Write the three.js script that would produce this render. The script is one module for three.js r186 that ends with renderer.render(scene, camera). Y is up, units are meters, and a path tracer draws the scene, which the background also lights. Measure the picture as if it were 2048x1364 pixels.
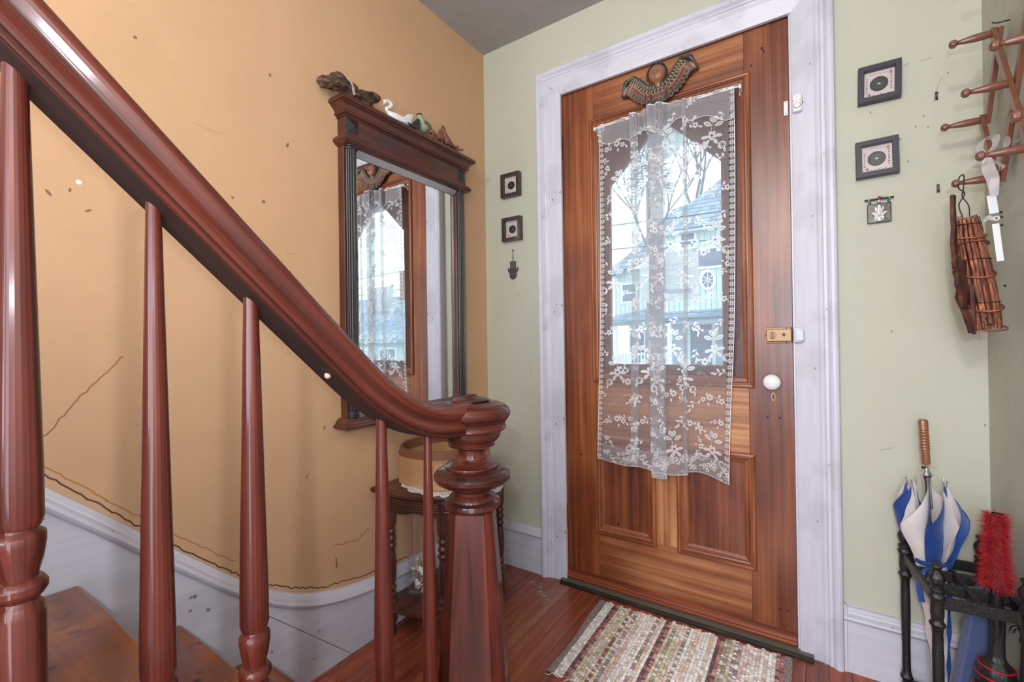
import * as THREE from 'three';
import { mergeGeometries, mergeVertices, toCreasedNormals } from 'three/addons/utils/BufferGeometryUtils.js';
import { RoundedBoxGeometry } from 'three/addons/geometries/RoundedBoxGeometry.js';
import { MarchingCubes } from 'three/addons/objects/MarchingCubes.js';
import { RectAreaLightUniformsLib } from 'three/addons/lights/RectAreaLightUniformsLib.js';

// ------------------------------------------------------------------ camera, sky, lights, exposure
const scene = new THREE.Scene();
const renderer = new THREE.WebGLRenderer({ antialias: true });
renderer.toneMapping = THREE.LinearToneMapping;
renderer.toneMappingExposure = 1.12;
renderer.shadowMap.enabled = true;
RectAreaLightUniformsLib.init();
const DEG = Math.PI / 180;
const camera = new THREE.PerspectiveCamera(2 * Math.atan(682 / 908.06) / DEG, 2048 / 1364, 0.05, 200);
camera.rotation.order = 'YXZ';
camera.position.set(1.490, 1.1587, 1.98);
camera.rotation.set(0.231 * DEG, 33.853 * DEG, -0.805 * DEG);
scene.add(camera);
scene.background = new THREE.Color(1.75, 2.35, 2.5);          // flat overcast sky outside the door and the hall window
const HALL_LAMP = { at: [1.15, 2.46, 2.3], power: 1.25, color: 0xfffaf4 };   // glass globe on the hall ceiling
const ADDED_REAR_LAMP = { at: [1.2, 2.46, 3.9], power: 8.0, color: 0xfffaf4 };  // added lamp, out of view: evens the light on the walls
const FLASH = { at: [1.545, 1.30, 2.14], power: 1.75, color: 0xf4f6ff };      // photographer's flash just above the camera: throws the sharp peg shadows
const WINDOW = { power: 11, side: 5.5, color: 0xe6eeff };                                // overcast daylight through the rear hall window; side: fill light of the added window

// ------------------------------------------------------------------ helpers
function rng(seed) { return () => { seed = (seed + 0x6d2b79f5) | 0; let t = Math.imul(seed ^ (seed >>> 15), 1 | seed); t = (t + Math.imul(t ^ (t >>> 7), 61 | t)) ^ t; return ((t ^ (t >>> 14)) >>> 0) / 4294967296; }; }
const V = (x, y, z) => new THREE.Vector3(x, y, z);
const clamp = (x, a, b) => Math.min(b, Math.max(a, x)), lerp = (a, b, t) => a + (b - a) * t;
const sstep = (a, b, x) => { const t = clamp((x - a) / (b - a), 0, 1); return t * t * (3 - 2 * t); };
function hash(x, y, s) { let h = Math.imul(x, 374761393) + Math.imul(y, 668265263) + Math.imul(s, 1442695041); h = Math.imul(h ^ (h >>> 13), 1274126177); return ((h ^ (h >>> 16)) >>> 0) / 4294967296; }
function noise(x, y, px, py, s) {            // value noise, periodic with px, py
  const ix = Math.floor(x), iy = Math.floor(y), fx = x - ix, fy = y - iy, ux = fx * fx * (3 - 2 * fx), uy = fy * fy * (3 - 2 * fy);
  const w = (a, m) => ((a % m) + m) % m, x0 = w(ix, px), x1 = w(ix + 1, px), y0 = w(iy, py), y1 = w(iy + 1, py);
  return lerp(lerp(hash(x0, y0, s), hash(x1, y0, s), ux), lerp(hash(x0, y1, s), hash(x1, y1, s), ux), uy);
}
function fbm(u, v, fx, fy, oct, s) { let a = 0, k = 0.5, t = 0; for (let i = 0; i < oct; i++) { a += k * noise(u * fx, v * fy, fx, fy, s + i * 17); t += k; k *= 0.5; fx *= 2; fy *= 2; } return a / t; }
const n3 = (x, y, z, s) => noise(x + z * 0.73 + 40, y - z * 0.61 + 40, 997, 991, s) * 0.5 + noise(x * 0.8 - z + 80, y + z * 0.9 + 80, 997, 991, s + 5) * 0.5;

function dataTex(w, h, fn, srgb, tileU = 1, tileV = 1) {
  const d = new Uint8Array(w * h * 4);
  for (let y = 0; y < h; y++) for (let x = 0; x < w; x++) { const c = fn((x + 0.5) / w, (y + 0.5) / h), i = (y * w + x) * 4; if (c.length) { d[i] = c[0]; d[i + 1] = c[1]; d[i + 2] = c[2]; } else d[i] = d[i + 1] = d[i + 2] = clamp(c, 0, 255); d[i + 3] = 255; }
  const t = new THREE.DataTexture(d, w, h); t.magFilter = THREE.LinearFilter; t.wrapS = t.wrapT = THREE.RepeatWrapping;
  if (srgb) t.colorSpace = THREE.SRGBColorSpace; t.repeat.set(1 / tileU, 1 / tileV); t.needsUpdate = true; return t;
}
const num = (f) => (u, v) => { const a = f(u, v); return [a, a, a].map((x) => clamp(x, 0, 255)); };
function canvasTex(w, h, draw, srgb = true) {
  const c = document.createElement('canvas'); c.width = w; c.height = h; const g = c.getContext('2d'); draw(g, w, h);
  const t = new THREE.CanvasTexture(c); if (srgb) t.colorSpace = THREE.SRGBColorSpace; t.wrapS = t.wrapT = THREE.RepeatWrapping; return t;
}
const mix3 = (a, b, t) => [lerp(a[0], b[0], t), lerp(a[1], b[1], t), lerp(a[2], b[2], t)];
function retile(t, u, v, ou = 0, ov = 0, rot = 0) { const c = t.clone(); c.repeat.set(1 / u, 1 / v); c.offset.set(ou, ov); c.rotation = rot; c.needsUpdate = true; return c; }
function mat(color, rough = 0.6, o = {}) { return new THREE.MeshPhysicalMaterial({ color, roughness: rough, ...o }); }

const used = new Map();
function numbered(n) { const k = used.get(n) ?? 0; used.set(n, k + 1); return k ? n + '_' + String(k).padStart(3, '0') : n; }
function tag(o, label, category, group) { o.userData.label = label; if (category) o.userData.category = category; if (group) o.userData.group = group; return o; }
function thing(name, label, category, group, pos = [0, 0, 0]) { const o = new THREE.Group(); o.name = numbered(name); o.position.set(...pos); scene.add(o); return tag(o, label, category, group); }
function struct(name, label) { const o = new THREE.Group(); o.name = numbered(name); o.userData.kind = 'structure'; if (label) o.userData.label = label; scene.add(o); return o; }
function part(parent, name, geo, material, label) { const m = new THREE.Mesh(geo, material); m.name = name; if (label) m.userData.label = label; parent.add(m); return m; }
function sub(parent, name) { const g = new THREE.Group(); g.name = name; parent.add(g); return g; }

// uv in metres from the dominant plane of each face; v runs along the grain axis
function uvBox(geo, along = 'y', ou = 0, ov = 0) {
  const g = geo.index ? geo.toNonIndexed() : geo, p = g.attributes.position, uv = new Float32Array(p.count * 2), a = V(), b = V(), c = V(), n = V();
  const A = 'xyz'.indexOf(along);
  for (let i = 0; i < p.count; i += 3) {
    a.fromBufferAttribute(p, i); b.fromBufferAttribute(p, i + 1); c.fromBufferAttribute(p, i + 2);
    n.copy(b).sub(a).cross(c.clone().sub(a));
    const q = [Math.abs(n.x), Math.abs(n.y), Math.abs(n.z)], N = q.indexOf(Math.max(...q));
    let vi = A, ui = 3 - A - N; if (N === A) { vi = (A + 1) % 3; ui = (A + 2) % 3; }
    [a, b, c].forEach((t, k) => { const e = [t.x, t.y, t.z]; uv[(i + k) * 2] = e[ui] + ou; uv[(i + k) * 2 + 1] = e[vi] + ov; });
  }
  g.setAttribute('uv', new THREE.BufferAttribute(uv, 2)); return g;
}
function box(x0, x1, y0, y1, z0, z1, along = 'y', bev = 0.002, ou = 0, ov = 0) {
  const w = x1 - x0, h = y1 - y0, d = z1 - z0, r = Math.min(bev, w * 0.45, h * 0.45, d * 0.45);
  const g = bev > 0 ? new RoundedBoxGeometry(w, h, d, 2, r) : new THREE.BoxGeometry(w, h, d);
  g.translate((x0 + x1) / 2, (y0 + y1) / 2, (z0 + z1) / 2); return uvBox(g, along, ou, ov);
}
function grid(nu, nv, f, uvf) {
  const pos = [], uv = [], idx = [];
  for (let j = 0; j <= nv; j++) for (let i = 0; i <= nu; i++) { const u = i / nu, v = j / nv, p = f(u, v); pos.push(p.x, p.y, p.z); const t = uvf ? uvf(u, v) : [u, v]; uv.push(t[0], t[1]); }
  for (let j = 0; j < nv; j++) for (let i = 0; i < nu; i++) { const a = j * (nu + 1) + i, b = a + 1, c = a + nu + 1, d = c + 1; idx.push(a, b, d, a, d, c); }
  const g = new THREE.BufferGeometry(); g.setAttribute('position', new THREE.Float32BufferAttribute(pos, 3)); g.setAttribute('uv', new THREE.Float32BufferAttribute(uv, 2)); g.setIndex(idx); g.computeVertexNormals(); return g;
}
function flip(g) { if (g.index) { const a = g.index.array; for (let i = 0; i < a.length; i += 3) { const t = a[i]; a[i] = a[i + 1]; a[i + 1] = t; } } g.computeVertexNormals(); return g; }
function crease(g, a = 0.55) { return toCreasedNormals(g.index ? g.toNonIndexed() : g, a); }
// profile [[a,b]...] carried along frames [{p, A, B}]
function sweep(prof, frames, closed = true, caps = true, creaseAt = 0.5) {
  const pos = [], uv = [], idx = [], P = closed ? [...prof, prof[0]] : prof, arc = [0];
  for (let i = 1; i < P.length; i++) arc.push(arc[i - 1] + Math.hypot(P[i][0] - P[i - 1][0], P[i][1] - P[i - 1][1]));
  let run = 0;
  frames.forEach((f, j) => { if (j) run += f.p.distanceTo(frames[j - 1].p); const s = f.s ?? 1; P.forEach((q, i) => { const v = f.p.clone().addScaledVector(f.A, q[0] * s).addScaledVector(f.B, q[1] * s); pos.push(v.x, v.y, v.z); uv.push(arc[i], run); }); });
  const n = P.length;
  for (let j = 0; j < frames.length - 1; j++) for (let i = 0; i < n - 1; i++) { const a = j * n + i, b = a + 1, c = a + n, d = c + 1; idx.push(a, d, b, a, c, d); }
  const g = new THREE.BufferGeometry(); g.setAttribute('position', new THREE.Float32BufferAttribute(pos, 3)); g.setAttribute('uv', new THREE.Float32BufferAttribute(uv, 2)); g.setIndex(idx);
  let out = creaseAt < 0 ? g.toNonIndexed() : crease(g, creaseAt); if (creaseAt < 0) out.computeVertexNormals();
  if (caps && closed) for (const f of [frames[0], frames[frames.length - 1]]) {
    const s = new THREE.Shape(prof.map((q) => new THREE.Vector2(q[0], q[1]))), c = new THREE.ShapeGeometry(s).toNonIndexed(), cp = c.attributes.position;
    for (let i = 0; i < cp.count; i++) { const v = f.p.clone().addScaledVector(f.A, cp.getX(i) * (f.s ?? 1)).addScaledVector(f.B, cp.getY(i) * (f.s ?? 1)); cp.setXYZ(i, v.x, v.y, v.z); }
    c.computeVertexNormals(); out = mergeGeometries([out, c]);
  }
  return out;
}
// mitred picture-frame moulding on a plane of constant z: profile [inward, height]; sides T B L R
function mould(x0, x1, y0, y1, z, prof, side, square = '') {
  const pts = [], arc = [0]; for (let i = 1; i < prof.length; i++) arc.push(arc[i - 1] + Math.hypot(prof[i][0] - prof[i - 1][0], prof[i][1] - prof[i - 1][1]));
  const pos = [], uv = [], idx = [];
  prof.forEach(([d, h], i) => {
    let a, b; const lo = square.includes('B') ? 0 : d;
    if (side === 'T') { a = [x0 + d, y1 - d]; b = [x1 - d, y1 - d]; } else if (side === 'B') { a = [x1 - d, y0 + d]; b = [x0 + d, y0 + d]; } else if (side === 'L') { a = [x0 + d, y0 + lo]; b = [x0 + d, y1 - d]; } else { a = [x1 - d, y1 - d]; b = [x1 - d, y0 + lo]; }
    for (const e of [a, b]) { pos.push(e[0], e[1], z + h); uv.push(arc[i] + (side === 'L' ? 0.3 : side === 'R' ? 0.6 : 0), side === 'T' || side === 'B' ? e[0] : e[1]); }
    if (i) { const k = (i - 1) * 2; idx.push(k, k + 3, k + 1, k, k + 2, k + 3); }
  });
  const g = new THREE.BufferGeometry(); g.setAttribute('position', new THREE.Float32BufferAttribute(pos, 3)); g.setAttribute('uv', new THREE.Float32BufferAttribute(uv, 2)); g.setIndex(idx); return crease(g, 0.45);
}
// moulding with returns round the front of a box that stands off the wall x = 0: profile [out, y]
function returns(xf, z0, z1, prof) {
  const L = prof.map(([o, y]) => [V(0, y, z1 + o), V(xf + o, y, z1 + o), V(xf + o, y, z0 - o), V(0, y, z0 - o)]), pos = [], idx = [];
  L.forEach((r) => r.forEach((p) => pos.push(p.x, p.y, p.z)));
  for (let i = 0; i < L.length - 1; i++) for (let k = 0; k < 3; k++) { const a = i * 4 + k, b = a + 1, c = a + 4, d = c + 1; idx.push(a, b, d, a, d, c); }
  for (const [i, f] of [[0, 1], [L.length - 1, 0]]) { const a = i * 4; f ? idx.push(a, a + 2, a + 1, a, a + 3, a + 2) : idx.push(a, a + 1, a + 2, a, a + 2, a + 3); }
  const g = new THREE.BufferGeometry(); g.setAttribute('position', new THREE.Float32BufferAttribute(pos, 3)); g.setIndex(idx); g.computeVertexNormals();
  return uvBox(crease(g, 0.35), 'z');
}
function lathe(pts, seg = 32, a0 = 0, a1 = Math.PI * 2) {
  const g = new THREE.LatheGeometry(pts.map((p) => new THREE.Vector2(p[0], p[1])), seg, a0, a1), uv = g.attributes.uv, n = pts.length, rm = Math.max(...pts.map((p) => p[0]));
  let arc = [0]; for (let i = 1; i < n; i++) arc.push(arc[i - 1] + Math.hypot(pts[i][0] - pts[i - 1][0], pts[i][1] - pts[i - 1][1]));
  for (let i = 0; i < uv.count; i++) uv.setXY(i, uv.getX(i) * 2 * Math.PI * rm, arc[i % n]);
  return g;
}
function smoothPts(pts, k = 4) { const c = new THREE.CatmullRomCurve3(pts.map((p) => V(p[0], p[1], 0)), false, 'centripetal'); return c.getPoints(pts.length * k).map((p) => [Math.max(0.0001, p.x), p.y]); }
function prismTaper(angles, levels, ox = 0, oz = 0) {       // faceted shaft: levels [[r, y]]
  const pos = [], uv = [], n = angles.length;
  for (let i = 0; i < n; i++) { const a = angles[i] * DEG, b = angles[(i + 1) % n] * DEG + (i === n - 1 ? 2 * Math.PI : 0);
    for (let k = 0; k < levels.length - 1; k++) { const [r0, y0] = levels[k], [r1, y1] = levels[k + 1];
      const P = [[r0, y0, a], [r0, y0, b], [r1, y1, b], [r1, y1, a]].map(([r, y, t]) => [ox + r * Math.cos(t), y, oz + r * Math.sin(t)]), U = [[a, y0], [b, y0], [b, y1], [a, y1]].map(([t, y]) => [t * levels[0][0], y]);
      for (const q of [0, 2, 1, 0, 3, 2]) { pos.push(...P[q]); uv.push(...U[q]); } } }
  const g = new THREE.BufferGeometry(); g.setAttribute('position', new THREE.Float32BufferAttribute(pos, 3)); g.setAttribute('uv', new THREE.Float32BufferAttribute(uv, 2)); g.computeVertexNormals(); return g;
}
function tube(pts, r, seg = 24, rad = 6, closed = false) { const c = new THREE.CatmullRomCurve3(pts.map((p) => p.isVector3 ? p : V(...p)), closed, 'centripetal'); const g = new THREE.TubeGeometry(c, seg, r, rad, closed), uv = g.attributes.uv, L = c.getLength(); for (let i = 0; i < uv.count; i++) uv.setXY(i, uv.getY(i) * r * 6.28, uv.getX(i) * L); return g; }
function extrude(shape, depth, bev = 0.0015, seg = 1, curve = 10) { return new THREE.ExtrudeGeometry(shape, { depth, bevelEnabled: bev > 0, bevelSize: bev, bevelThickness: bev, bevelSegments: seg, curveSegments: curve }); }
function sdfMesh(f, c, half, res = 40) {
  const mc = new MarchingCubes(res, new THREE.MeshBasicMaterial(), false, false, 90000); mc.isolation = 0;
  const h = res / 2; for (let z = 0; z < res; z++) for (let y = 0; y < res; y++) for (let x = 0; x < res; x++) mc.field[x + y * res + z * res * res] = -f(c[0] + (x - h) / h * half, c[1] + (y - h) / h * half, c[2] + (z - h) / h * half) / half;
  mc.update(); const n = mc.count, pos = new Float32Array(n * 3); for (let i = 0; i < n; i++) for (let k = 0; k < 3; k++) pos[i * 3 + k] = mc.positionArray[i * 3 + k] * half + c[k];
  let g = new THREE.BufferGeometry(); g.setAttribute('position', new THREE.BufferAttribute(pos, 3)); g = mergeVertices(g, half * 1e-4);
  const P = g.attributes.position, I = g.index.array, a = V(), b = V(), d = V(); let vol = 0; for (let i = 0; i < I.length; i += 3) { a.fromBufferAttribute(P, I[i]); b.fromBufferAttribute(P, I[i + 1]); d.fromBufferAttribute(P, I[i + 2]); a.sub(V(...c)); b.sub(V(...c)); d.sub(V(...c)); vol += a.dot(b.cross(d)); }
  if (vol < 0) for (let i = 0; i < I.length; i += 3) { const t = I[i]; I[i] = I[i + 1]; I[i + 1] = t; }
  g.computeVertexNormals(); return g;
}
const sdCap = (x, y, z, a, b, ra, rb) => { const dx = b[0] - a[0], dy = b[1] - a[1], dz = b[2] - a[2], t = clamp(((x - a[0]) * dx + (y - a[1]) * dy + (z - a[2]) * dz) / (dx * dx + dy * dy + dz * dz), 0, 1); return Math.hypot(x - a[0] - dx * t, y - a[1] - dy * t, z - a[2] - dz * t) - lerp(ra, rb, t); };
const sdEll = (x, y, z, c, r) => { const k0 = Math.hypot((x - c[0]) / r[0], (y - c[1]) / r[1], (z - c[2]) / r[2]), k1 = Math.hypot((x - c[0]) / (r[0] * r[0]), (y - c[1]) / (r[1] * r[1]), (z - c[2]) / (r[2] * r[2])); return k1 < 1e-9 ? -Math.min(...r) : k0 * (k0 - 1) / k1; };
const smin = (a, b, k) => { const h = Math.max(k - Math.abs(a - b), 0) / k; return Math.min(a, b) - h * h * k * 0.25; };
const merge = (list) => mergeGeometries(list.map((g) => { let q = g.index ? g.toNonIndexed() : g; if (!q.attributes.normal) q.computeVertexNormals(); for (const k of Object.keys(q.attributes)) if (!['position', 'normal', 'uv'].includes(k)) q.deleteAttribute(k); if (!q.attributes.uv) q.setAttribute('uv', new THREE.Float32BufferAttribute(new Float32Array(q.attributes.position.count * 2), 2)); return q; }));
const moved = (g, x, y, z, rx = 0, ry = 0, rz = 0) => g.applyMatrix4(new THREE.Matrix4().makeRotationFromEuler(new THREE.Euler(rx, ry, rz)).setPosition(x, y, z));

// ------------------------------------------------------------------ textures and materials
function wood(w, h, cols, o) {
  const { s = 1, ring = 5, warp = 1.2, fine = 90, knots = [], contrast = 1 } = o;
  return (u, v) => {
    let n = fbm(u, v, 4, 1, 3, s), du = 0;
    for (const k of knots) { const dx = (u - k[0]) * k[3], dy = v - k[1], d = Math.hypot(dx * 3, dy) / k[2]; du += Math.exp(-d * d) * 0.35; }
    const r = 0.5 + 0.5 * Math.sin((u * ring + n * warp + du * 3) * 6.2832), f = fbm(u, v, fine, 3, 2, s + 31), st = fbm(u, v, 11, 1, 3, s + 77);
    const bl = fbm(u, v, 3, 4, 4, s + 91); let t = clamp(0.5 + contrast * (0.26 * (r - 0.5) + 0.5 * (f - 0.5) + 0.6 * (st - 0.5) + 1.0 * (bl - 0.5)), 0, 1);
    let c = t < 0.5 ? mix3(cols[0], cols[1], t * 2) : mix3(cols[1], cols[2], t * 2 - 1);
    for (const k of knots) { const d = Math.hypot((u - k[0]) * k[3] * 1.4, v - k[1]) / (k[2] * 0.3); if (d < 1) c = mix3([38, 16, 9], c, d * d); }
    return c;
  };
}
const T = {};
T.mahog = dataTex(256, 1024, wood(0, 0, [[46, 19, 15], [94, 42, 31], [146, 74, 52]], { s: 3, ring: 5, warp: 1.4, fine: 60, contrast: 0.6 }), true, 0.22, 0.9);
T.pineV = dataTex(512, 1024, wood(0, 0, [[92, 48, 28], [146, 86, 52], [192, 138, 92]], { s: 11, ring: 6, warp: 2.4, fine: 100, contrast: 0.72, knots: [[0.3, 0.2, 0.05, 1], [0.8, 0.63, 0.03, 1]] }), true, 0.34, 1.1);
T.pineD = dataTex(512, 1024, wood(0, 0, [[72, 34, 22], [120, 64, 42], [152, 92, 62]], { s: 23, ring: 3, warp: 3.2, fine: 60, contrast: 0.75, knots: [[0.25, 0.35, 0.06, 1], [0.7, 0.75, 0.04, 1]] }), true, 0.32, 0.9);
T.pineL = dataTex(512, 1024, wood(0, 0, [[108, 60, 34], [168, 110, 68], [208, 156, 108]], { s: 31, ring: 9, warp: 0.7, fine: 110, contrast: 0.95 }), true, 0.22, 1.2);
T.board = dataTex(256, 1024, wood(0, 0, [[106, 62, 47], [148, 92, 69], [182, 124, 95]], { s: 41, ring: 3, warp: 1.2, fine: 50, contrast: 0.75 }), true, 0.15, 1.3);
T.tread = dataTex(512, 512, (u, v) => { const b = wood(0, 0, [[86, 44, 30], [132, 74, 46], [172, 108, 66]], { s: 53, ring: 4, warp: 1.5, fine: 50, contrast: 0.7 })(u, v), k = fbm(u, v, 5, 4, 4, 59), q = fbm(u, v, 14, 12, 3, 63); let c = mix3(b, [120, 78, 70], sstep(0.46, 0.62, k) * 0.75); c = mix3(c, [176, 112, 48], sstep(0.6, 0.72, fbm(u, v, 3, 4, 3, 67)) * 0.5); return q > 0.72 ? mix3(c, [48, 28, 24], (q - 0.72) * 5) : c; }, true, 0.5, 0.5);
T.dark = dataTex(256, 512, wood(0, 0, [[38, 20, 16], [62, 32, 24], [92, 50, 36]], { s: 71, ring: 3, warp: 1.4, fine: 50, contrast: 0.9 }), true, 0.2, 0.6);
T.plasterBump = dataTex(512, 512, num((u, v) => 128 + 190 * (fbm(u, v, 6, 6, 3, 81) - 0.5) + 22 * (fbm(u, v, 110, 110, 2, 83) - 0.5)), false, 1.1, 1.1);
T.plaster = dataTex(512, 512, (u, v) => { const a = 238 + 30 * (fbm(u, v, 3, 3, 4, 85) - 0.5) + 12 * (fbm(u, v, 60, 60, 2, 87) - 0.5); return [a, a, a - 2].map((x) => clamp(x, 0, 255)); }, true, 1.7, 1.7);
T.brush = dataTex(256, 512, num((u, v) => 128 + 200 * (fbm(u, v, 40, 2, 3, 91) - 0.5) + 60 * (fbm(u, v, 12, 9, 3, 93) - 0.5)), false, 0.2, 0.5);
T.paint = dataTex(512, 512, (u, v) => { const a = fbm(u, v, 60, 3, 2, 95), b = fbm(u, v, 40, 34, 3, 97), st = fbm(u, v, 5, 4, 3, 99); let c = [236 + 14 * (a - 0.5), 236 + 14 * (a - 0.5), 240 + 14 * (a - 0.5)]; c = mix3(c, [214, 212, 214], sstep(0.52, 0.7, st) * 0.5); if (b > 0.80 && st > 0.64) c = mix3(c, [128, 114, 108], clamp((b - 0.79) * 24, 0, 0.75)); return c.map((x) => clamp(x, 0, 255)); }, true, 0.55, 0.55);
T.rough = dataTex(256, 256, num((u, v) => 150 + 150 * (fbm(u, v, 6, 4, 4, 101) - 0.5)), false, 0.35, 0.35);
T.bark = dataTex(256, 256, (u, v) => mix3([50, 34, 27], [122, 92, 74], clamp(fbm(u, v, 12, 5, 4, 111) * 1.7 - 0.4, 0, 1)), true, 0.12, 0.12);
T.barkBump = dataTex(256, 256, num((u, v) => 255 * fbm(u, v, 12, 6, 4, 111)), false, 0.12, 0.12);
T.weave = dataTex(256, 256, (u, v) => { const n = 22, i = Math.floor(u * n), j = Math.floor(v * n), fu = u * n - i, fv = v * n - j, over = (i + j * 1) % 2, s = Math.sin(fu * Math.PI) * Math.sin(fv * Math.PI), k = hash(i, j, 7); const base = over ? [222, 178, 124] : [196, 144, 96]; return mix3([138, 92, 58], mix3(base, [242, 214, 164], k * 0.4), clamp(s * 2.4, 0, 1)); }, true, 0.11, 0.11);
T.weaveBump = dataTex(256, 256, num((u, v) => { const n = 22, i = Math.floor(u * n), j = Math.floor(v * n); return 255 * Math.sin((u * n - i) * Math.PI) * Math.sin((v * n - j) * Math.PI) * ((i + j) % 2 ? 1 : 0.6); }), false, 0.11, 0.11);
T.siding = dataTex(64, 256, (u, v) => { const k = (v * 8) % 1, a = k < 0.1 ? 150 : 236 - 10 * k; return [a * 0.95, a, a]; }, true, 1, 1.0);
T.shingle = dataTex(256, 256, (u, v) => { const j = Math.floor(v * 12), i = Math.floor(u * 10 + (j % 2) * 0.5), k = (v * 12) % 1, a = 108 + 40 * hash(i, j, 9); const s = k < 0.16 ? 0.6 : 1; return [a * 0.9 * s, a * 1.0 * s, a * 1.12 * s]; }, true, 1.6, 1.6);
T.iron = dataTex(256, 256, num((u, v) => 60 + 240 * fbm(u, v, 30, 30, 4, 121)), false, 0.15, 0.15);
T.grit = dataTex(256, 256, (u, v) => { const f = fbm(u, v, 70, 70, 2, 131), d = sstep(0.64, 0.8, f); return mix3([30, 29, 29], [104, 100, 94], d * 0.6); }, true, 0.2, 0.2);

const gloss = { clearcoat: 0.55, clearcoatRoughness: 0.11, specularIntensity: 0.45 };
const M = {};
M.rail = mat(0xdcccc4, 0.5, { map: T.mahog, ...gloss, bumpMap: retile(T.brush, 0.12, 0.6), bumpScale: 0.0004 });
M.railUnder = mat(0x9a8478, 0.6, { map: retile(T.dark, 0.1, 0.5) });  // darker and duller than the rest of the rail
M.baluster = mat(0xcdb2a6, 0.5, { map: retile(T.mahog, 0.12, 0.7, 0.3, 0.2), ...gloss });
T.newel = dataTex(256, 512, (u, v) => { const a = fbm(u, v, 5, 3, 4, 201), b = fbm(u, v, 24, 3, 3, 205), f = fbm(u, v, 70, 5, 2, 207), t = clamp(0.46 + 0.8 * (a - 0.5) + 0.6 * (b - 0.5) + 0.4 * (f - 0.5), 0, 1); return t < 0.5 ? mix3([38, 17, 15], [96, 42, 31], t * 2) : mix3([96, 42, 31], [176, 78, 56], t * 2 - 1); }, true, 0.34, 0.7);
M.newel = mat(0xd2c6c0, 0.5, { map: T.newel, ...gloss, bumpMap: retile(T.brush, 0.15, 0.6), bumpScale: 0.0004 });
M.tread = mat(0xffffff, 0.42, { map: T.tread, roughnessMap: T.rough, clearcoat: 0.3, clearcoatRoughness: 0.3 });
M.pineV = [0xffffff, 0xe8cdb8, 0xdcc6b6].map((c, i) => mat(c, 0.42, { map: retile(T.pineV, 0.34, 1.1, i * 0.37, i * 0.2), clearcoat: 0.45, clearcoatRoughness: 0.28, bumpMap: retile(T.brush, 0.1, 1), bumpScale: 0.0003 }));
M.panel = mat(0xffffff, 0.4, { map: T.pineD, clearcoat: 0.5, clearcoatRoughness: 0.25 });
M.pineL = mat(0xffffff, 0.42, { map: T.pineL, clearcoat: 0.4, clearcoatRoughness: 0.3 });
M.mould = mat(0xf4e0d0, 0.42, { map: retile(T.pineV, 0.12, 0.9, 0.5, 0.1), clearcoat: 0.55, clearcoatRoughness: 0.22 });
M.white = mat(new THREE.Color(0.78, 0.79, 0.88), 0.42, { map: T.paint, bumpMap: T.brush, bumpScale: 0.0003, clearcoat: 0.15, clearcoatRoughness: 0.4 });
M.whiteDull = mat(new THREE.Color(0.76, 0.77, 0.85), 0.5, { map: retile(T.paint, 0.7, 0.7, 0.2, 0.4), bumpMap: T.plasterBump, bumpScale: 0.001 });
M.wallGreen = mat(new THREE.Color(0.60, 0.62, 0.525), 0.75, { map: T.plaster, bumpMap: T.plasterBump, bumpScale: 0.0035 });
M.ceiling = mat(new THREE.Color(0.45, 0.43, 0.44), 0.85, { map: T.plaster, bumpMap: T.plasterBump, bumpScale: 0.002 });
M.mirrorWood = mat(0xffffff, 0.36, { map: retile(T.dark, 0.25, 0.7), color: new THREE.Color(1.45, 1.12, 1.0), clearcoat: 0.5, clearcoatRoughness: 0.25 });
M.ebony = mat(new THREE.Color(0.022, 0.021, 0.024), 0.35, { clearcoat: 0.5, clearcoatRoughness: 0.25 });
M.silver = mat(0xf2f6f8, 0.015, { metalness: 1 });
M.glass = mat(0xffffff, 0.02, { transmission: 1, thickness: 0, ior: 1.5 });
M.darkWood = mat(new THREE.Color(1.35, 1.3, 1.3), 0.4, { map: T.dark, clearcoat: 0.4, clearcoatRoughness: 0.3 });
M.porcelain = mat(0xf1f2f4, 0.12, { clearcoat: 1, clearcoatRoughness: 0.05 });
M.brass = mat(new THREE.Color(0.36, 0.23, 0.125), 0.45, { metalness: 0.4 });
M.agedBrass = mat(new THREE.Color(0.12, 0.10, 0.075), 0.5, { metalness: 0.5 });
M.darkMetal = mat(new THREE.Color(0.055, 0.045, 0.04), 0.45, { metalness: 0.7 });
M.chrome = mat(0xd8dade, 0.14, { metalness: 1 });
M.black = mat(0x17171a, 0.5);
M.iron = mat(0xffffff, 0.5, { map: T.grit, bumpMap: T.iron, bumpScale: 0.0006, metalness: 0.25, clearcoat: 0.2, clearcoatRoughness: 0.4 });
M.whitePlastic = mat(0xe9eaec, 0.4);
M.rackWood = mat(new THREE.Color(0.25, 0.095, 0.06), 0.36, { clearcoat: 0.4, clearcoatRoughness: 0.3, map: retile(T.plaster, 0.1, 0.4) });

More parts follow.
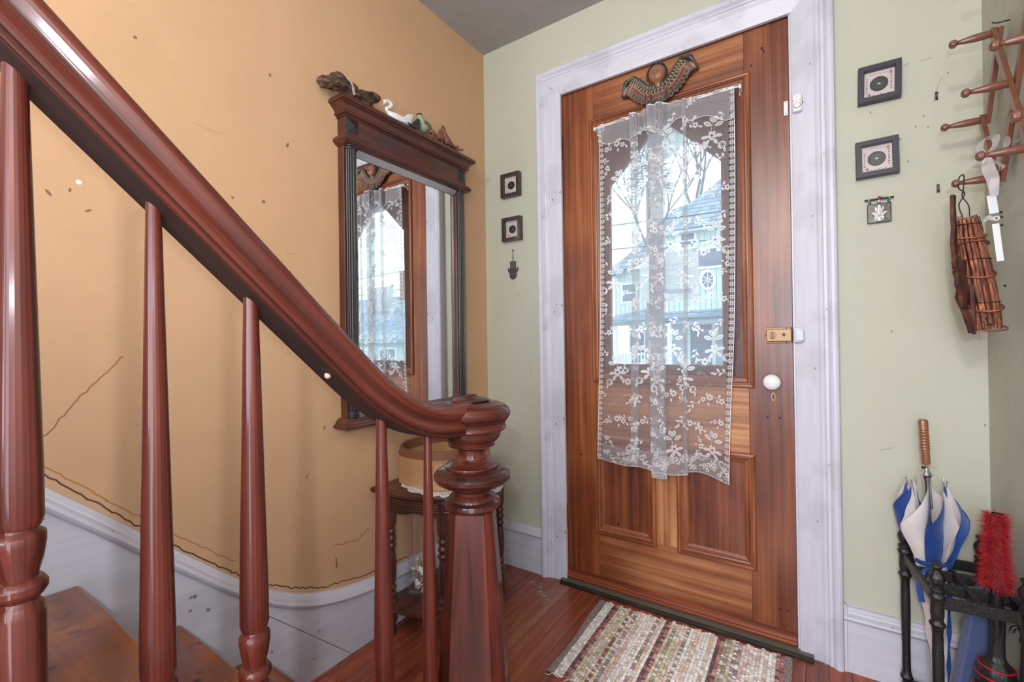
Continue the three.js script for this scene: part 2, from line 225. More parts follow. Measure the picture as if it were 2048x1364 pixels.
// ------------------------------------------------------------------ room shell
const W = 1.928, H = 2.731, D = 4.6;
T.leftWall = canvasTex(2048, 2048, (g, w, h) => {
  const X = (z) => z / 2.3 * w, Y = (y) => h - y / 2.731 * h, R = rng(5);
  g.fillStyle = '#cfa680'; g.fillRect(0, 0, w, h);
  for (let i = 0; i < 260; i++) { g.fillStyle = `rgba(${R() < 0.5 ? '192,148,108' : '222,180,138'},${0.03 + 0.05 * R()})`; g.beginPath(); g.ellipse(R() * w, R() * h, 30 + 150 * R(), 20 + 110 * R(), R() * 3, 0, 6.3); g.fill(); }
  const crack = (pts, c, lw) => { g.strokeStyle = c; g.lineWidth = lw; g.beginPath(); for (let i = 0; i < pts.length - 1; i++) for (let k = 0; k <= 14; k++) { const t = k / 14, x = X(lerp(pts[i][0], pts[i + 1][0], t)) + (R() - 0.5) * 5, y = Y(lerp(pts[i][1], pts[i + 1][1], t)) + (R() - 0.5) * 5; i + k ? g.lineTo(x, y) : g.moveTo(x, y); } g.stroke(); };
  crack([[1.725, 0.938], [1.64, 1.05], [1.566, 1.137]], '#94643f', 2.4);
  crack([[1.73, 0.885], [1.6, 0.755], [1.47, 0.618], [1.31, 0.475], [1.21, 0.39], [1.1, 0.328], [1.0, 0.285], [0.8, 0.25], [0.6, 0.236]], '#3d2c20', 2.4);
  crack([[1.75, 0.93], [1.6, 0.775], [1.46, 0.64], [1.3, 0.50]], '#a8713f', 2);
  crack([[1.49, 0.70], [1.478, 0.67]], '#6b4a30', 2.5); crack([[0.96, 0.42], [0.85, 0.40], [0.8, 0.43]], '#b07a4a', 3);
  crack([[0.95, 0.37], [0.945, 0.335]], '#8a5a34', 3);
  g.fillStyle = '#f4f8f6'; g.beginPath(); g.ellipse(X(1.647), Y(1.566), 5, 4, 0, 0, 6.3); g.fill();
  for (const [z, y] of [[1.70, 1.526], [1.663, 1.542], [1.174, 2.056], [1.117, 1.844], [1.295, 1.619], [1.533, 1.983], [0.877, 1.178], [1.2, 1.63], [1.63, 1.50], [0.99, 0.86], [1.06, 0.7]]) { g.fillStyle = 'rgba(110,74,48,0.75)'; g.beginPath(); g.ellipse(X(z), Y(y), 3 + 4 * R(), 2 + 2 * R(), R() * 3, 0, 6.3); g.fill(); }
  for (let i = 0; i < 14; i++) { g.strokeStyle = 'rgba(150,105,70,0.35)'; g.lineWidth = 1.5; const x = R() * w, y = R() * h; g.beginPath(); g.moveTo(x, y); g.quadraticCurveTo(x + 30 * R(), y + 10, x + 20 + 60 * R(), y + 40 * (R() - 0.5)); g.stroke(); }
});
T.leftWall.repeat.set(1 / 2.3, 1 / 2.731);
T.frontWall = canvasTex(1024, 1024, (g, w, h) => {
  const X = (x) => x / 2 * w, Y = (y) => h - y / 2.8 * h, R = rng(9);
  g.fillStyle = '#f6f5f2'; g.fillRect(0, 0, w, h);
  for (let i = 0; i < 200; i++) { g.fillStyle = `rgba(${R() < 0.5 ? '226,222,214' : '255,255,250'},${0.04 + 0.07 * R()})`; g.beginPath(); g.ellipse(R() * w, R() * h, 20 + 70 * R(), 15 + 60 * R(), R() * 3, 0, 6.3); g.fill(); }
  g.strokeStyle = 'rgba(120,114,100,0.4)'; g.lineWidth = 1;
  for (const [x, y, dx, dy] of [[1.745, 2.06, 0.012, 0.004], [1.783, 2.06, 0.03, 0.004], [1.664, 0.776, 0.03, 0.012], [1.783, 0.742, 0.012, -0.004], [1.80, 0.737, 0.006, -0.002], [1.835, 1.99, -0.02, -0.07], [0.26, 1.05, 0.02, -0.06], [0.2, 1.4, 0.02, 0.02]]) { g.beginPath(); g.moveTo(X(x), Y(y)); g.quadraticCurveTo(X(x + dx * 0.5), Y(y + dy * 0.2), X(x + dx), Y(y + dy)); g.stroke(); }
  for (const [x, y] of [[1.654, 1.93], [1.79, 1.88], [1.77, 1.85], [1.73, 1.82], [1.75, 1.74], [1.919, 0.884], [1.7, 1.18], [1.85, 2.0], [1.8, 1.84], [0.27, 2.3]]) { g.fillStyle = 'rgba(60,56,48,0.8)'; g.beginPath(); g.arc(X(x), Y(y), 0.9, 0, 6.3); g.fill(); }
});
T.frontWall.repeat.set(1 / 2, 1 / 2.8);
M.wallFront = mat(new THREE.Color(0.60, 0.62, 0.525), 0.75, { map: T.frontWall, bumpMap: T.plasterBump, bumpScale: 0.0035 });
M.wallTan = mat(0xffffff, 0.72, { map: T.leftWall, bumpMap: T.plasterBump, bumpScale: 0.004 });

const wallLeft = struct('wall_left'); part(wallLeft, 'wall_surface', box(-0.14, 0, 0, H, -0.14, D, 'y', 0), M.wallTan);
const DX0 = 0.455, DX1 = 1.425, DY1 = 2.383;
const wallFront = struct('wall_front');
part(wallFront, 'wall_surface', merge([box(0, DX0, 0, H, -0.14, 0, 'y', 0), box(DX1, W + 0.14, 0, H, -0.14, 0, 'y', 0), box(DX0, DX1, DY1, H, -0.14, 0, 'y', 0)]), M.wallFront);
const SZ0 = 2.45, SZ1 = 3.45, SY0 = 0.42, SY1 = 2.1;      // added side window, unseen behind the camera, to brighten the lower left
const wallRight = struct('wall_right'); part(wallRight, 'wall_surface', merge([box(W, W + 0.14, 0, H, 0, SZ0, 'y', 0), box(W, W + 0.14, 0, H, SZ1, D, 'y', 0), box(W, W + 0.14, 0, SY0, SZ0, SZ1, 'y', 0), box(W, W + 0.14, SY1, H, SZ0, SZ1, 'y', 0)]), M.wallGreen);
const WX0 = 0.98, WX1 = 1.82, WY0 = 0.75, WY1 = 2.25;
const wallBack = struct('wall_back');
part(wallBack, 'wall_surface', merge([box(-0.14, WX0, 0, H, D, D + 0.14, 'y', 0), box(WX1, W + 0.14, 0, H, D, D + 0.14, 'y', 0), box(WX0, WX1, 0, WY0, D, D + 0.14, 'y', 0), box(WX0, WX1, WY1, H, D, D + 0.14, 'y', 0)]), M.wallGreen);
const ceiling = struct('ceiling'); part(ceiling, 'ceiling_surface', box(-0.14, W + 0.14, H, H + 0.12, -0.14, D + 0.14, 'x', 0), M.ceiling);
// hall window behind the camera
const win = struct('window_1');
for (const [n, x0, x1, y0, y1] of [['window_frame', WX0 - 0.08, WX0, WY0 - 0.08, WY1 + 0.08], ['window_frame', WX1, WX1 + 0.08, WY0 - 0.08, WY1 + 0.08], ['window_frame', WX0, WX1, WY1, WY1 + 0.08], ['window_sill', WX0, WX1, WY0 - 0.08, WY0], ['meeting_rail', WX0, WX1, 1.48, 1.52]]) part(win, n, box(x0, x1, y0, y1, D - 0.03, D + 0.05), M.white);
part(win, 'pane', box(WX0, WX1, WY0, WY1, D + 0.06, D + 0.064, 'y', 0), M.glass);
const wl = new THREE.RectAreaLight(WINDOW.color, WINDOW.power, WX1 - WX0, WY1 - WY0); wl.name = 'window_daylight'; wl.position.set((WX0 + WX1) / 2, (WY0 + WY1) / 2, D - 0.05); win.add(wl);   // a RectAreaLight shines down its own -z, into the hall

const win2 = struct('window_2');  // invented window, out of view; carries a fill light for the stair side
for (const [n, z0, z1, y0, y1] of [['window_frame', SZ0 - 0.08, SZ0, SY0 - 0.08, SY1 + 0.08], ['window_frame', SZ1, SZ1 + 0.08, SY0 - 0.08, SY1 + 0.08], ['window_frame', SZ0, SZ1, SY1, SY1 + 0.08], ['window_sill', SZ0, SZ1, SY0 - 0.08, SY0], ['meeting_rail', SZ0, SZ1, 1.24, 1.28]]) part(win2, n, box(W - 0.03, W + 0.05, y0, y1, z0, z1), M.white);
part(win2, 'pane', box(W + 0.06, W + 0.064, SY0, SY1, SZ0, SZ1, 'y', 0), M.glass);
const sl = new THREE.RectAreaLight(WINDOW.color, WINDOW.side, SZ1 - SZ0, SY1 - SY0); sl.name = 'added_side_light'; sl.position.set(W - 0.05, (SY0 + SY1) / 2, (SZ0 + SZ1) / 2); sl.rotation.y = Math.PI / 2; win2.add(sl);  // added fill light standing in for side daylight

// floor: one mesh per board, butted end to end
const floor = struct('floor');
{
  const R = rng(21), bw = 0.0665, tints = [0xffffff, 0xe8c8ba, 0xffdcc0, 0xcfb0a8, 0xffc8a0, 0xdcc0ba];
  const mats = tints.map((c, i) => mat(new THREE.Color(c).multiplyScalar(1.15), 0.42, { specularIntensity: 0.6, map: retile(T.board, 0.16, 1.3, i * 0.17, i * 0.31), roughnessMap: T.rough, clearcoat: 0.4, clearcoatRoughness: 0.25 }));
  part(floor, 'subfloor', box(-0.1, W + 0.1, -0.06, -0.021, -0.1, D + 0.05, 'z', 0), M.black);
  const cache = {};
  for (let i = 0; i < 30; i++) { const x0 = -0.02 + i * bw; let z = -0.02 - R() * 0.6;
    while (z < 3.0) { const L = [0.9, 1.25, 1.6, 2.1][Math.floor(R() * 4)]; const a = Math.max(z, -0.02), k = a === z ? L : 0; 
      let g; if (k) { cache[k] ??= [box(0.0004, bw - 0.0004, -0.02, 0, 0, k - 0.0008, 'z', 0.0011)]; g = cache[k][0]; } else g = box(0.0004, bw - 0.0004, -0.02, 0, 0, z + L - a - 0.0008, 'z', 0.0011);
      const m = part(floor, 'floor_board', g, mats[Math.floor(R() * mats.length)]); m.position.set(x0, 0, a); z += L; } }
  part(floor, 'rear_floor', box(-0.1, W + 0.1, -0.02, -0.0005, 3.0, D, 'z', 0), mats[0]);
  const spill = canvasTex(256, 256, (g, w, h) => { const q = rng(77); g.fillStyle = '#000'; g.fillRect(0, 0, w, h); for (let i = 0; i < 46; i++) { const t = q(), x = 40 + t * 170 + (q() - 0.5) * 60, y = 60 + t * 120 + (q() - 0.5) * 60; g.fillStyle = `rgba(255,255,255,${0.2 + 0.4 * q()})`; g.beginPath(); g.ellipse(x, y, 3 + 9 * q(), 2 + 6 * q(), q() * 3, 0, 6.3); g.fill(); } }, false);
  part(floor, 'paint_spots', moved(new THREE.PlaneGeometry(0.22, 0.24), 0.41, 0.0007, 0.16, -Math.PI / 2), mat(0xcdbcb2, 0.7, { alphaMap: spill, transparent: true }), 'pale dried paint splashes');
}
const th = struct('threshold'); part(th, 'worn_edge', sweep([[0.064, 0], [0.0765, 0], [0.0765, 0.0065], [0.068, 0.0142], [0.064, 0.0148]], [0.449, 1.466].map((x) => ({ p: V(x, 0, -0.03), A: V(0, 0, 1), B: V(0, 1, 0) }))), mat(new THREE.Color(0.25, 0.20, 0.155), 0.55, { map: retile(T.bark, 0.3, 0.5) }));
part(th, 'sill_plate', sweep([[0, 0], [0.0645, 0], [0.0645, 0.0148], [0.05, 0.017], [0, 0.018]], [0.448, 1.467].map((x) => ({ p: V(x, 0, -0.03), A: V(0, 0, 1), B: V(0, 1, 0) }))), mat(new THREE.Color(0.15, 0.145, 0.115), 0.55, { bumpMap: T.iron, bumpScale: 0.0008, map: retile(T.plaster, 0.3, 0.1) }));

// baseboards
const CAP = [[0, 0], [0.030, 0], [0.036, 0.004], [0.039, 0.011], [0.037, 0.018], [0.030, 0.023], [0.022, 0.025], [0.021, 0.029], [0.016, 0.034], [0.010, 0.041], [0, 0.042]];
function baseRun(name, a, b, out, y = 0.183) {
  const s = struct(name), u = b.clone().sub(a).normalize();
  part(s, 'board', sweep([[0, 0], [0.024, 0], [0.024, y], [0, y]], [a, b].map((p) => ({ p, A: out, B: V(0, 1, 0) }))), M.whiteDull);
  part(s, 'cap_moulding', sweep(CAP, [a, b].map((p) => ({ p: p.clone().setY(y), A: out, B: V(0, 1, 0) })), true, true, 0.6), M.white);
  return s;
}
baseRun('baseboard_front', V(0.02, 0, 0), V(0.342, 0, 0), V(0, 0, 1));
baseRun('baseboard_front', V(1.556, 0, 0), V(W, 0, 0), V(0, 0, 1), 0.178);
baseRun('baseboard_right', V(W, 0, 0), V(W, 0, 4.2), V(-1, 0, 0), 0.178);
part(scene.getObjectByName('baseboard_front_001'), 'end_strip', box(1.5555, 1.565, 0.0, 0.232, 0, 0.03), M.white);

// left wall: level base that sweeps up into the stair stringer
const capLine = new THREE.CatmullRomCurve3([[0, 0.184], [0.3, 0.184], [0.6, 0.184], [0.73, 0.186], [0.81, 0.192], [0.92, 0.209], [1.017, 0.234], [1.092, 0.262], [1.18, 0.308], [1.24, 0.35], [1.318, 0.412], [1.467, 0.55], [1.622, 0.70], [1.80, 0.868], [2.3, 1.35], [3.5, 2.5]].map(([z, y]) => V(0, y, z)), false, 'centripetal');
const cpts = capLine.getSpacedPoints(150);
const baseLeft = struct('baseboard_left');
part(baseLeft, 'cap_moulding', sweep(CAP, cpts.map((p, i) => { const t = capLine.getTangentAt(i / 150); return { p, A: V(1, 0, 0), B: V(0, t.z, -t.y) }; }), true, true, 0.6), M.white);
{
  const s = new THREE.Shape(); s.moveTo(0, 0); for (const p of cpts) s.lineTo(p.z, p.y + 0.003); s.lineTo(3.5, 0); s.lineTo(0, 0);
  const joint = (z) => 0.31 - (1.224 - z) * 0.963;      // butt joint between base and stringer boards
  const low = new THREE.Shape(), up = new THREE.Shape(), zc = 0.902, zt = 1.36, k = (z) => (z - zc) * 0.963 + 0.0;
  // base board in front of the joint, stringer behind it
  up.moveTo(0, 0); up.lineTo(zc, 0); up.lineTo(1.268, k(1.268)); for (let i = cpts.length - 1; i >= 0; i--) if (cpts[i].z <= 1.268) up.lineTo(cpts[i].z, cpts[i].y + 0.003);
  low.moveTo(zc + 0.004, 0); low.lineTo(3.5, 0); for (let i = cpts.length - 1; i >= 0; i--) if (cpts[i].z > 1.271) low.lineTo(cpts[i].z, cpts[i].y + 0.003); low.lineTo(1.272, k(1.268) - 0.001);
  for (const [n, q] of [['base_board', up], ['stringer_board', low]]) { const g = extrude(q, 0.022, 0.001).rotateY(-Math.PI / 2).translate(0.0235, 0, 0); part(baseLeft, n, uvBox(g, 'z'), M.whiteDull); }
}

// ------------------------------------------------------------------ staircase and banister
const SX = 0.895, RISE = 0.2, GO = 0.2045, Z1 = 1.249, STEPS = 10;
const stairs = thing('staircase', 'worn brown wooden staircase climbing along the tan wall at lower left', 'staircase');
for (let i = 1; i <= STEPS; i++) {
  const z = Z1 + (i - 1) * GO;
  const noseProf = [[0, -0.028], [0, -0.006], [0.004, 0]];
  const g = box(0.0255, 0.945, i * RISE - 0.028, i * RISE, z - 0.0, z + GO + 0.022, 'x', 0.009, i * 0.13, i * 0.21);
  part(stairs, 'tread', g, M.tread);
  part(stairs, 'riser', box(0.0255, 0.925, (i - 1) * RISE, i * RISE - 0.028, z + 0.022, z + 0.04, 'x', 0.001, i * 0.3), M.tread);
  part(stairs, 'cove_strip', box(0.0255, 0.93, i * RISE - 0.043, i * RISE - 0.028, z + 0.01, z + 0.022, 'x', 0.004), M.tread);
}
{
  const s = new THREE.Shape(); s.moveTo(Z1 + 0.04, 0); for (let i = 1; i <= STEPS; i++) { s.lineTo(Z1 + 0.04 + (i - 1) * GO, i * RISE - 0.03); s.lineTo(Z1 + 0.04 + i * GO, i * RISE - 0.03); } s.lineTo(Z1 + 0.04 + STEPS * GO, 0);
  part(stairs, 'outer_string', uvBox(extrude(s, 0.02, 0).rotateY(-Math.PI / 2).translate(0.925, 0, 0), 'z'), M.whiteDull);
}
const banister = thing('stair_banister', 'glossy dark mahogany stair banister with handrail, tapered balusters and turned newel post', 'banister');
{
  // underside line of the rail: y = 1.118 + 0.95 (z - 1.581), easing to level at the newel
  const fr = [], m = 0.95, L = (z) => 1.118 + m * (z - 1.581);
  const curve = new THREE.CurvePath();
  const P0 = V(SX, L(1.56), 1.56), P1 = V(SX, 0.978, 1.4336), P2 = V(SX, 0.978, 1.307);
  const q = new THREE.QuadraticBezierCurve3(P0, P1, P2), pts = [];
  for (let z = 3.25; z > 1.56; z -= 0.13) pts.push([V(SX, L(z), z), V(0, -m, -1).normalize()]);
  for (let i = 0; i <= 22; i++) pts.push([q.getPoint(i / 22), q.getTangent(i / 22).normalize()]);
  pts.push([V(SX, 0.978, 1.262), V(0, 0, -1)]);
  const frames = pts.map(([p, t]) => ({ p, A: V(1, 0, 0), B: V(0, -t.z, t.y) }));
  const half = [[0.026, 0], [0.0285, 0.0008], [0.0292, 0.003], [0.0285, 0.0052], [0.0262, 0.0058], [0.0262, 0.0078], [0.0285, 0.0084], [0.0298, 0.011], [0.0296, 0.0145], [0.0282, 0.018], [0.0262, 0.0215], [0.0247, 0.025], [0.0245, 0.0285], [0.0258, 0.0315], [0.0284, 0.0345], [0.0304, 0.038], [0.0312, 0.042], [0.0304, 0.0462], [0.0278, 0.0505], [0.023, 0.0545], [0.016, 0.0575], [0.008, 0.0592], [0, 0.0597]];
  const prof = [...half, ...half.slice(0, -1).reverse().map(([w, n]) => [-w, n])];
  frames.forEach((f, i) => { if (i) f.p.y += 0.0035 * sstep(1.5, 1.3, f.p.z); });
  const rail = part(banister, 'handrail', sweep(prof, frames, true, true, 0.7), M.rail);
  part(rail, 'underside_strip', sweep([[-0.0255, -0.0006], [0.0255, -0.0006], [0.0255, 0.001], [-0.0255, 0.001]], frames, true, true), M.railUnder, 'dull darker underside');
  // newel post
  const nx = 0.886, nz = 1.237, newel = sub(banister, 'newel_post');
  const at = (g) => moved(g, nx, 0, nz);
  const cap = [[0.0001, 1.0475], [0.010, 1.047], [0.014, 1.0435], [0.019, 1.041], [0.024, 1.0402], [0.032, 1.0395], [0.0385, 1.0372], [0.0395, 1.0352], [0.037, 1.0335], [0.036, 1.033], [0.05, 1.0322], [0.062, 1.0298], [0.072, 1.0255], [0.079, 1.0195], [0.0825, 1.0125], [0.0815, 1.005], [0.0775, 0.9985], [0.0735, 0.994], [0.0715, 0.990], [0.0715, 0.9845], [0.0735, 0.9815], [0.0735, 0.979], [0.0715, 0.977], [0.063, 0.9765], [0.0615, 0.973], [0.0615, 0.968], [0.0592, 0.961], [0.054, 0.9545], [0.0475, 0.9505], [0.047, 0.9485], [0.049, 0.9465], [0.0482, 0.9435], [0.044, 0.9425], [0.036, 0.9415], [0.0305, 0.937], [0.0292, 0.93], [0.0305, 0.921], [0.0345, 0.914], [0.041, 0.9085], [0.049, 0.9055], [0.0565, 0.9045], [0.0575, 0.9025], [0.0565, 0.9], [0.0605, 0.8988], [0.069, 0.8955], [0.0765, 0.8905], [0.0803, 0.8845], [0.0795, 0.8785], [0.0745, 0.872], [0.065, 0.8665], [0.053, 0.861], [0.0425, 0.8565], [0.038, 0.8525], [0.0375, 0.849], [0.04, 0.8465], [0.0455, 0.844], [0.0485, 0.8405], [0.05, 0.8362], [0.0535, 0.8335], [0.0575, 0.8318], [0.0588, 0.8285], [0.0585, 0.8235], [0.0555, 0.8195], [0.051, 0.818], [0.049, 0.8165], [0.0001, 0.8165]];
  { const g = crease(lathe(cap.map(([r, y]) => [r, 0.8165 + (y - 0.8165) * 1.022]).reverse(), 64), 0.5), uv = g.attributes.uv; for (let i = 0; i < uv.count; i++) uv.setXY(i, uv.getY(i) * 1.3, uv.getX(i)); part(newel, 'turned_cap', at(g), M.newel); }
  const ang = [0.9, 26.9, 90.9, 116.9, 180.9, 206.9, 270.9, 296.9];
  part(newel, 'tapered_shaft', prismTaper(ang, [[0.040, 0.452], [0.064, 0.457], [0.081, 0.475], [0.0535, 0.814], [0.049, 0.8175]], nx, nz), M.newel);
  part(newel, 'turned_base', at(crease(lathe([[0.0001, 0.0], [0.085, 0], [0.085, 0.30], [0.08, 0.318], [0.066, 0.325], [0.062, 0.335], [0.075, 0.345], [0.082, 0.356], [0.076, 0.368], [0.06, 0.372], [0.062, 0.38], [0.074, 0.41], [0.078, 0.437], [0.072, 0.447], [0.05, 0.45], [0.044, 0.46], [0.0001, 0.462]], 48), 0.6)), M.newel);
  // balusters: two to a tread, one missing
  const foot = (y0) => crease(lathe([[0.0001, 0], [0.0175, 0], [0.0175, 0.118], [0.0155, 0.128], [0.0135, 0.1305], [0.0125, 0.133], [0.0155, 0.1355], [0.0188, 0.141], [0.0188, 0.146], [0.0155, 0.1515], [0.0125, 0.153], [0.0128, 0.156], [0.0158, 0.168], [0.0178, 0.183], [0.0178, 0.191], [0.0168, 0.1925], [0.0135, 0.1955], [0.0125, 0.1985], [0.0001, 0.2]], 28), 0.6);
  const under = (z) => z > 1.56 ? L(z) : (() => { let best = 9, y = 0; for (let i = 0; i <= 100; i++) { const p = q.getPoint(i / 100), e = Math.abs(p.z - z); if (e < best) { best = e; y = p.y; } } return y; })();
  const bz = [[1.369, 1], [1.476, 2], [1.683, 3], [1.785, 3], [1.888, 4], [1.99, 4], [2.093, 5], [2.195, 5], [2.298, 6], [2.4, 6], [2.5, 7], [2.605, 7], [2.707, 8], [2.81, 8]];
  const A8 = [10, 52, 100, 142, 190, 232, 280, 322];
  for (const [z, step] of bz) {
    const b = sub(banister, 'baluster'), y0 = step * RISE, top = under(z) + 0.006, len = top - y0; b.position.set(0.8885, y0, z);
    const rt = clamp(0.0155 - (len - 0.2) * 0.0165, 0.0070, 0.0088);
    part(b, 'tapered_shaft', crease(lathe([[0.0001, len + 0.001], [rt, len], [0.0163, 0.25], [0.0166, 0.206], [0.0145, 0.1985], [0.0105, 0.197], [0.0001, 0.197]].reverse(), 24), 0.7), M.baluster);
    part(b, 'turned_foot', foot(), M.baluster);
  }
  // empty mortice of the missing baluster
  const hz = 1.581, t = V(0, -m, -1).normalize(), hole = part(banister, 'empty_mortice', new THREE.SphereGeometry(0.011, 14, 10), M.black, 'empty peg hole under the rail'); hole.scale.set(0.7, 0.12, 1.3); hole.position.set(SX + 0.003, L(hz) - 0.0006, hz); hole.rotation.x = -Math.atan(m);
  const peg = part(banister, 'broken_dowel', new THREE.SphereGeometry(0.005, 12, 8), mat(new THREE.Color(0.5, 0.27, 0.2), 0.5), 'splintered stub in the empty hole'); peg.position.set(SX + 0.004, L(hz) - 0.003, hz);
}

// ------------------------------------------------------------------ door casing and door
const CAS = [[0, 0], [0, 0.030], [0.003, 0.036], [0.010, 0.039], [0.018, 0.0385], [0.024, 0.035], [0.028, 0.029], [0.031, 0.0265], [0.036, 0.0275], [0.040, 0.0268], [0.043, 0.022], [0.048, 0.0195], [0.052, 0.0205], [0.056, 0.0185], [0.060, 0.0155], [0.127, 0.0145], [0.1295, 0.0135], [0.130, 0.0]];
const casing = struct('trim_1', 'white painted moulded casing round the front door');
part(casing, 'casing_side', mould(0.342, 1.555, 0, 2.491, 0, CAS, 'L', 'B'), M.white);
part(casing, 'casing_side', mould(0.342, 1.555, 0, 2.491, 0, CAS, 'R', 'B'), M.white);
part(casing, 'casing_head', mould(0.342, 1.555, 0, 2.491, 0, CAS, 'T', 'B'), M.white);
for (const [x0, x1] of [[0.455, 0.4615], [1.4185, 1.425]]) part(casing, 'jamb', box(x0, x1, 0, 2.383, -0.14, 0.006, 'y', 0.001), M.white);
part(casing, 'jamb', box(0.4615, 1.4185, 2.3755, 2.383, -0.14, 0.006, 'x', 0.001), M.white);
{ const k = sub(casing, 'lock_keeper'); part(k, 'keeper_body', box(1.421, 1.449, 1.146, 1.199, 0.014, 0.036, 'y', 0.004), M.white); part(k, 'keeper_lip', box(1.427, 1.452, 1.152, 1.193, 0.034, 0.042, 'y', 0.003), M.white); }

const door = struct('door_1', 'stripped pine front door with glazed pointed upper light and two lower panels');
{
  const F = -0.012, B = -0.052, x0 = 0.4645, x1 = 1.4165;
  part(door, 'stile', box(x0, 0.632, 0.03, 2.372, B, F, 'y', 0.001), M.pineV[1]);
  part(door, 'stile', box(1.268, x1, 0.03, 2.372, B, F, 'y', 0.001, 0.7), M.pineV[2]);
  part(door, 'top_rail', box(0.6325, 1.2675, 2.18, 2.372, B, F, 'x', 0.001, 0.1), M.pineV[0]);
  part(door, 'lock_rail', box(0.6325, 1.2675, 0.695, 0.99, B, F, 'x', 0.001, 0.4), M.pineL);
  part(door, 'bottom_rail', box(0.6325, 1.2675, 0.03, 0.275, B, F, 'x', 0.001, 0.9), M.pineV[0]);
  part(door, 'mullion', box(0.885, 1.003, 0.2755, 0.6945, B, F, 'y', 0.001, 0.2), M.pineL);
  for (const [a, b, o] of [[0.632, 0.885, 0], [1.003, 1.268, 0.4]]) part(door, 'lower_panel', box(a, b, 0.2755, 0.6945, -0.045, -0.028, 'y', 0, o), M.panel);
  // upper panel with a pointed opening
  const s = new THREE.Shape([[0.632, 0.99], [1.268, 0.99], [1.268, 2.18], [0.632, 2.18]].map((p) => new THREE.Vector2(...p)));
  const op = [[0.699, 1.052], [1.177, 1.052], [1.181, 1.886], [0.948, 2.118], [0.703, 1.882]];
  s.holes.push(new THREE.Path(op.map((p) => new THREE.Vector2(...p))));
  part(door, 'glazed_panel_frame', uvBox(extrude(s, 0.016, 0.001).translate(0, 0, -0.045), 'y', 0.3), mat(0xb98f7c, 0.45, { map: retile(T.pineD, 0.34, 1.1), clearcoat: 0.3 }));
  const beads = []; for (let i = 0; i < 5; i++) { const a = V(...op[i], -0.0285), b = V(...op[(i + 1) % 5], -0.0285); beads.push(tube([a, a.clone().lerp(b, 0.5), b], 0.0045, 4, 6)); }
  part(door, 'glazing_bead', merge(beads), M.mould);
  part(door, 'glass_pane', box(0.66, 1.24, 1.02, 2.15, -0.0475, -0.0465, 'y', 0), M.glass);
  const BOL = [[0, 0], [0.0002, 0.006], [0.003, 0.0105], [0.008, 0.0128], [0.0125, 0.0122], [0.0145, 0.0105], [0.0148, 0.0062], [0.0168, 0.0062], [0.0171, 0.0098], [0.0205, 0.0098], [0.0208, 0.0055], [0.024, 0.0025], [0.0285, 0.0006], [0.0288, -0.0045], [0.0308, -0.0045], [0.0311, -0.0022], [0.0355, -0.0028], [0.0358, -0.008], [0.041, -0.0105], [0.0413, -0.0145], [0.046, -0.0185]];
  for (const [a, b, c, d] of [[0.612, 1.289, 0.968, 2.203], [0.612, 0.90, 0.258, 0.712], [0.988, 1.287, 0.258, 0.712]]) {
    const k = sub(door, 'panel_moulding');
    for (const sd of 'TBLR') part(k, 'moulding_strip', mould(a, b, c, d, F, BOL, sd), M.mould);
    // raise the fields to the moulding
  }
  part(door, 'weather_strip', sweep([[0, 0], [0.020, 0], [0.022, 0.006], [0.016, 0.012], [0.017, 0.018], [0.012, 0.026], [0.007, 0.030], [0.006, 0.037], [0, 0.04]], [x0 + 0.004, x1 - 0.002].map((x) => ({ p: V(x, 0.021, F), A: V(0, 0, 1), B: V(0, 1, 0) }))), mat(0xd9a888, 0.5, { map: retile(T.pineV, 0.1, 0.9) }));
  // hinges
  for (const y of [2.05, 0.258]) { const h = sub(door, 'hinge'); part(h, 'hinge_leaf', box(0.456, 0.470, y, y + 0.115, -0.014, -0.002, 'y', 0.001), M.darkMetal); part(h, 'hinge_pin', moved(crease(lathe([[0.0001, -0.012], [0.004, -0.008], [0.006, -0.002], [0.0062, 0.117], [0.004, 0.122], [0.0001, 0.127]], 14), 0.6), 0.4665, y, 0.000), M.darkMetal); }
  // white china knob
  const kn = sub(door, 'door_knob');
  part(kn, 'knob_ball', moved(lathe(smoothPts([[0.0001, 0.068], [0.014, 0.066], [0.026, 0.058], [0.0298, 0.046], [0.0288, 0.034], [0.024, 0.025], [0.013, 0.02], [0.0001, 0.019]].reverse(), 3), 36), 1.349, 0.998, F, Math.PI / 2), M.porcelain);
  part(kn, 'knob_shank', moved(crease(lathe([[0.0001, 0], [0.018, 0], [0.018, 0.003], [0.010, 0.006], [0.009, 0.022], [0.0001, 0.022]], 24), 0.5), 1.349, 0.998, F, Math.PI / 2), M.darkMetal);
  const ks = new THREE.Shape(); ks.absellipse(0, 0, 0.008, 0.017, 0, Math.PI * 2);
  const eh = sub(door, 'keyhole'); part(eh, 'escutcheon', extrude(ks, 0.0015, 0.0007).translate(1.350, 0.94, F), M.brass);
  const kh = new THREE.Shape(); kh.absarc(0, 0.003, 0.0036, -1.0, Math.PI + 1.0); kh.lineTo(-0.003, -0.010); kh.lineTo(0.003, -0.010); part(eh, 'key_slot', extrude(kh, 0.0006, 0).translate(1.350, 0.94, F + 0.0023), M.black);
  // night latch
  const lk = sub(door, 'rim_lock');
  part(lk, 'latch_case', box(1.3255, 1.4155, 1.143, 1.2025, F, F + 0.006, 'y', 0.002), M.brass);
  part(lk, 'latch_body', box(1.331, 1.4145, 1.149, 1.197, F + 0.005, F + 0.026, 'y', 0.004), M.brass);
  part(lk, 'thumb_turn', merge([moved(new THREE.CylinderGeometry(0.0115, 0.0125, 0.004, 24), 1.352, 1.173, F + 0.028, Math.PI / 2), box(1.3475, 1.3565, 1.160, 1.186, F + 0.028, F + 0.040, 'y', 0.004)]), M.brass);
  part(lk, 'stop_button', moved(new THREE.CylinderGeometry(0.005, 0.006, 0.006, 16), 1.389, 1.175, F + 0.028, Math.PI / 2), M.darkMetal);
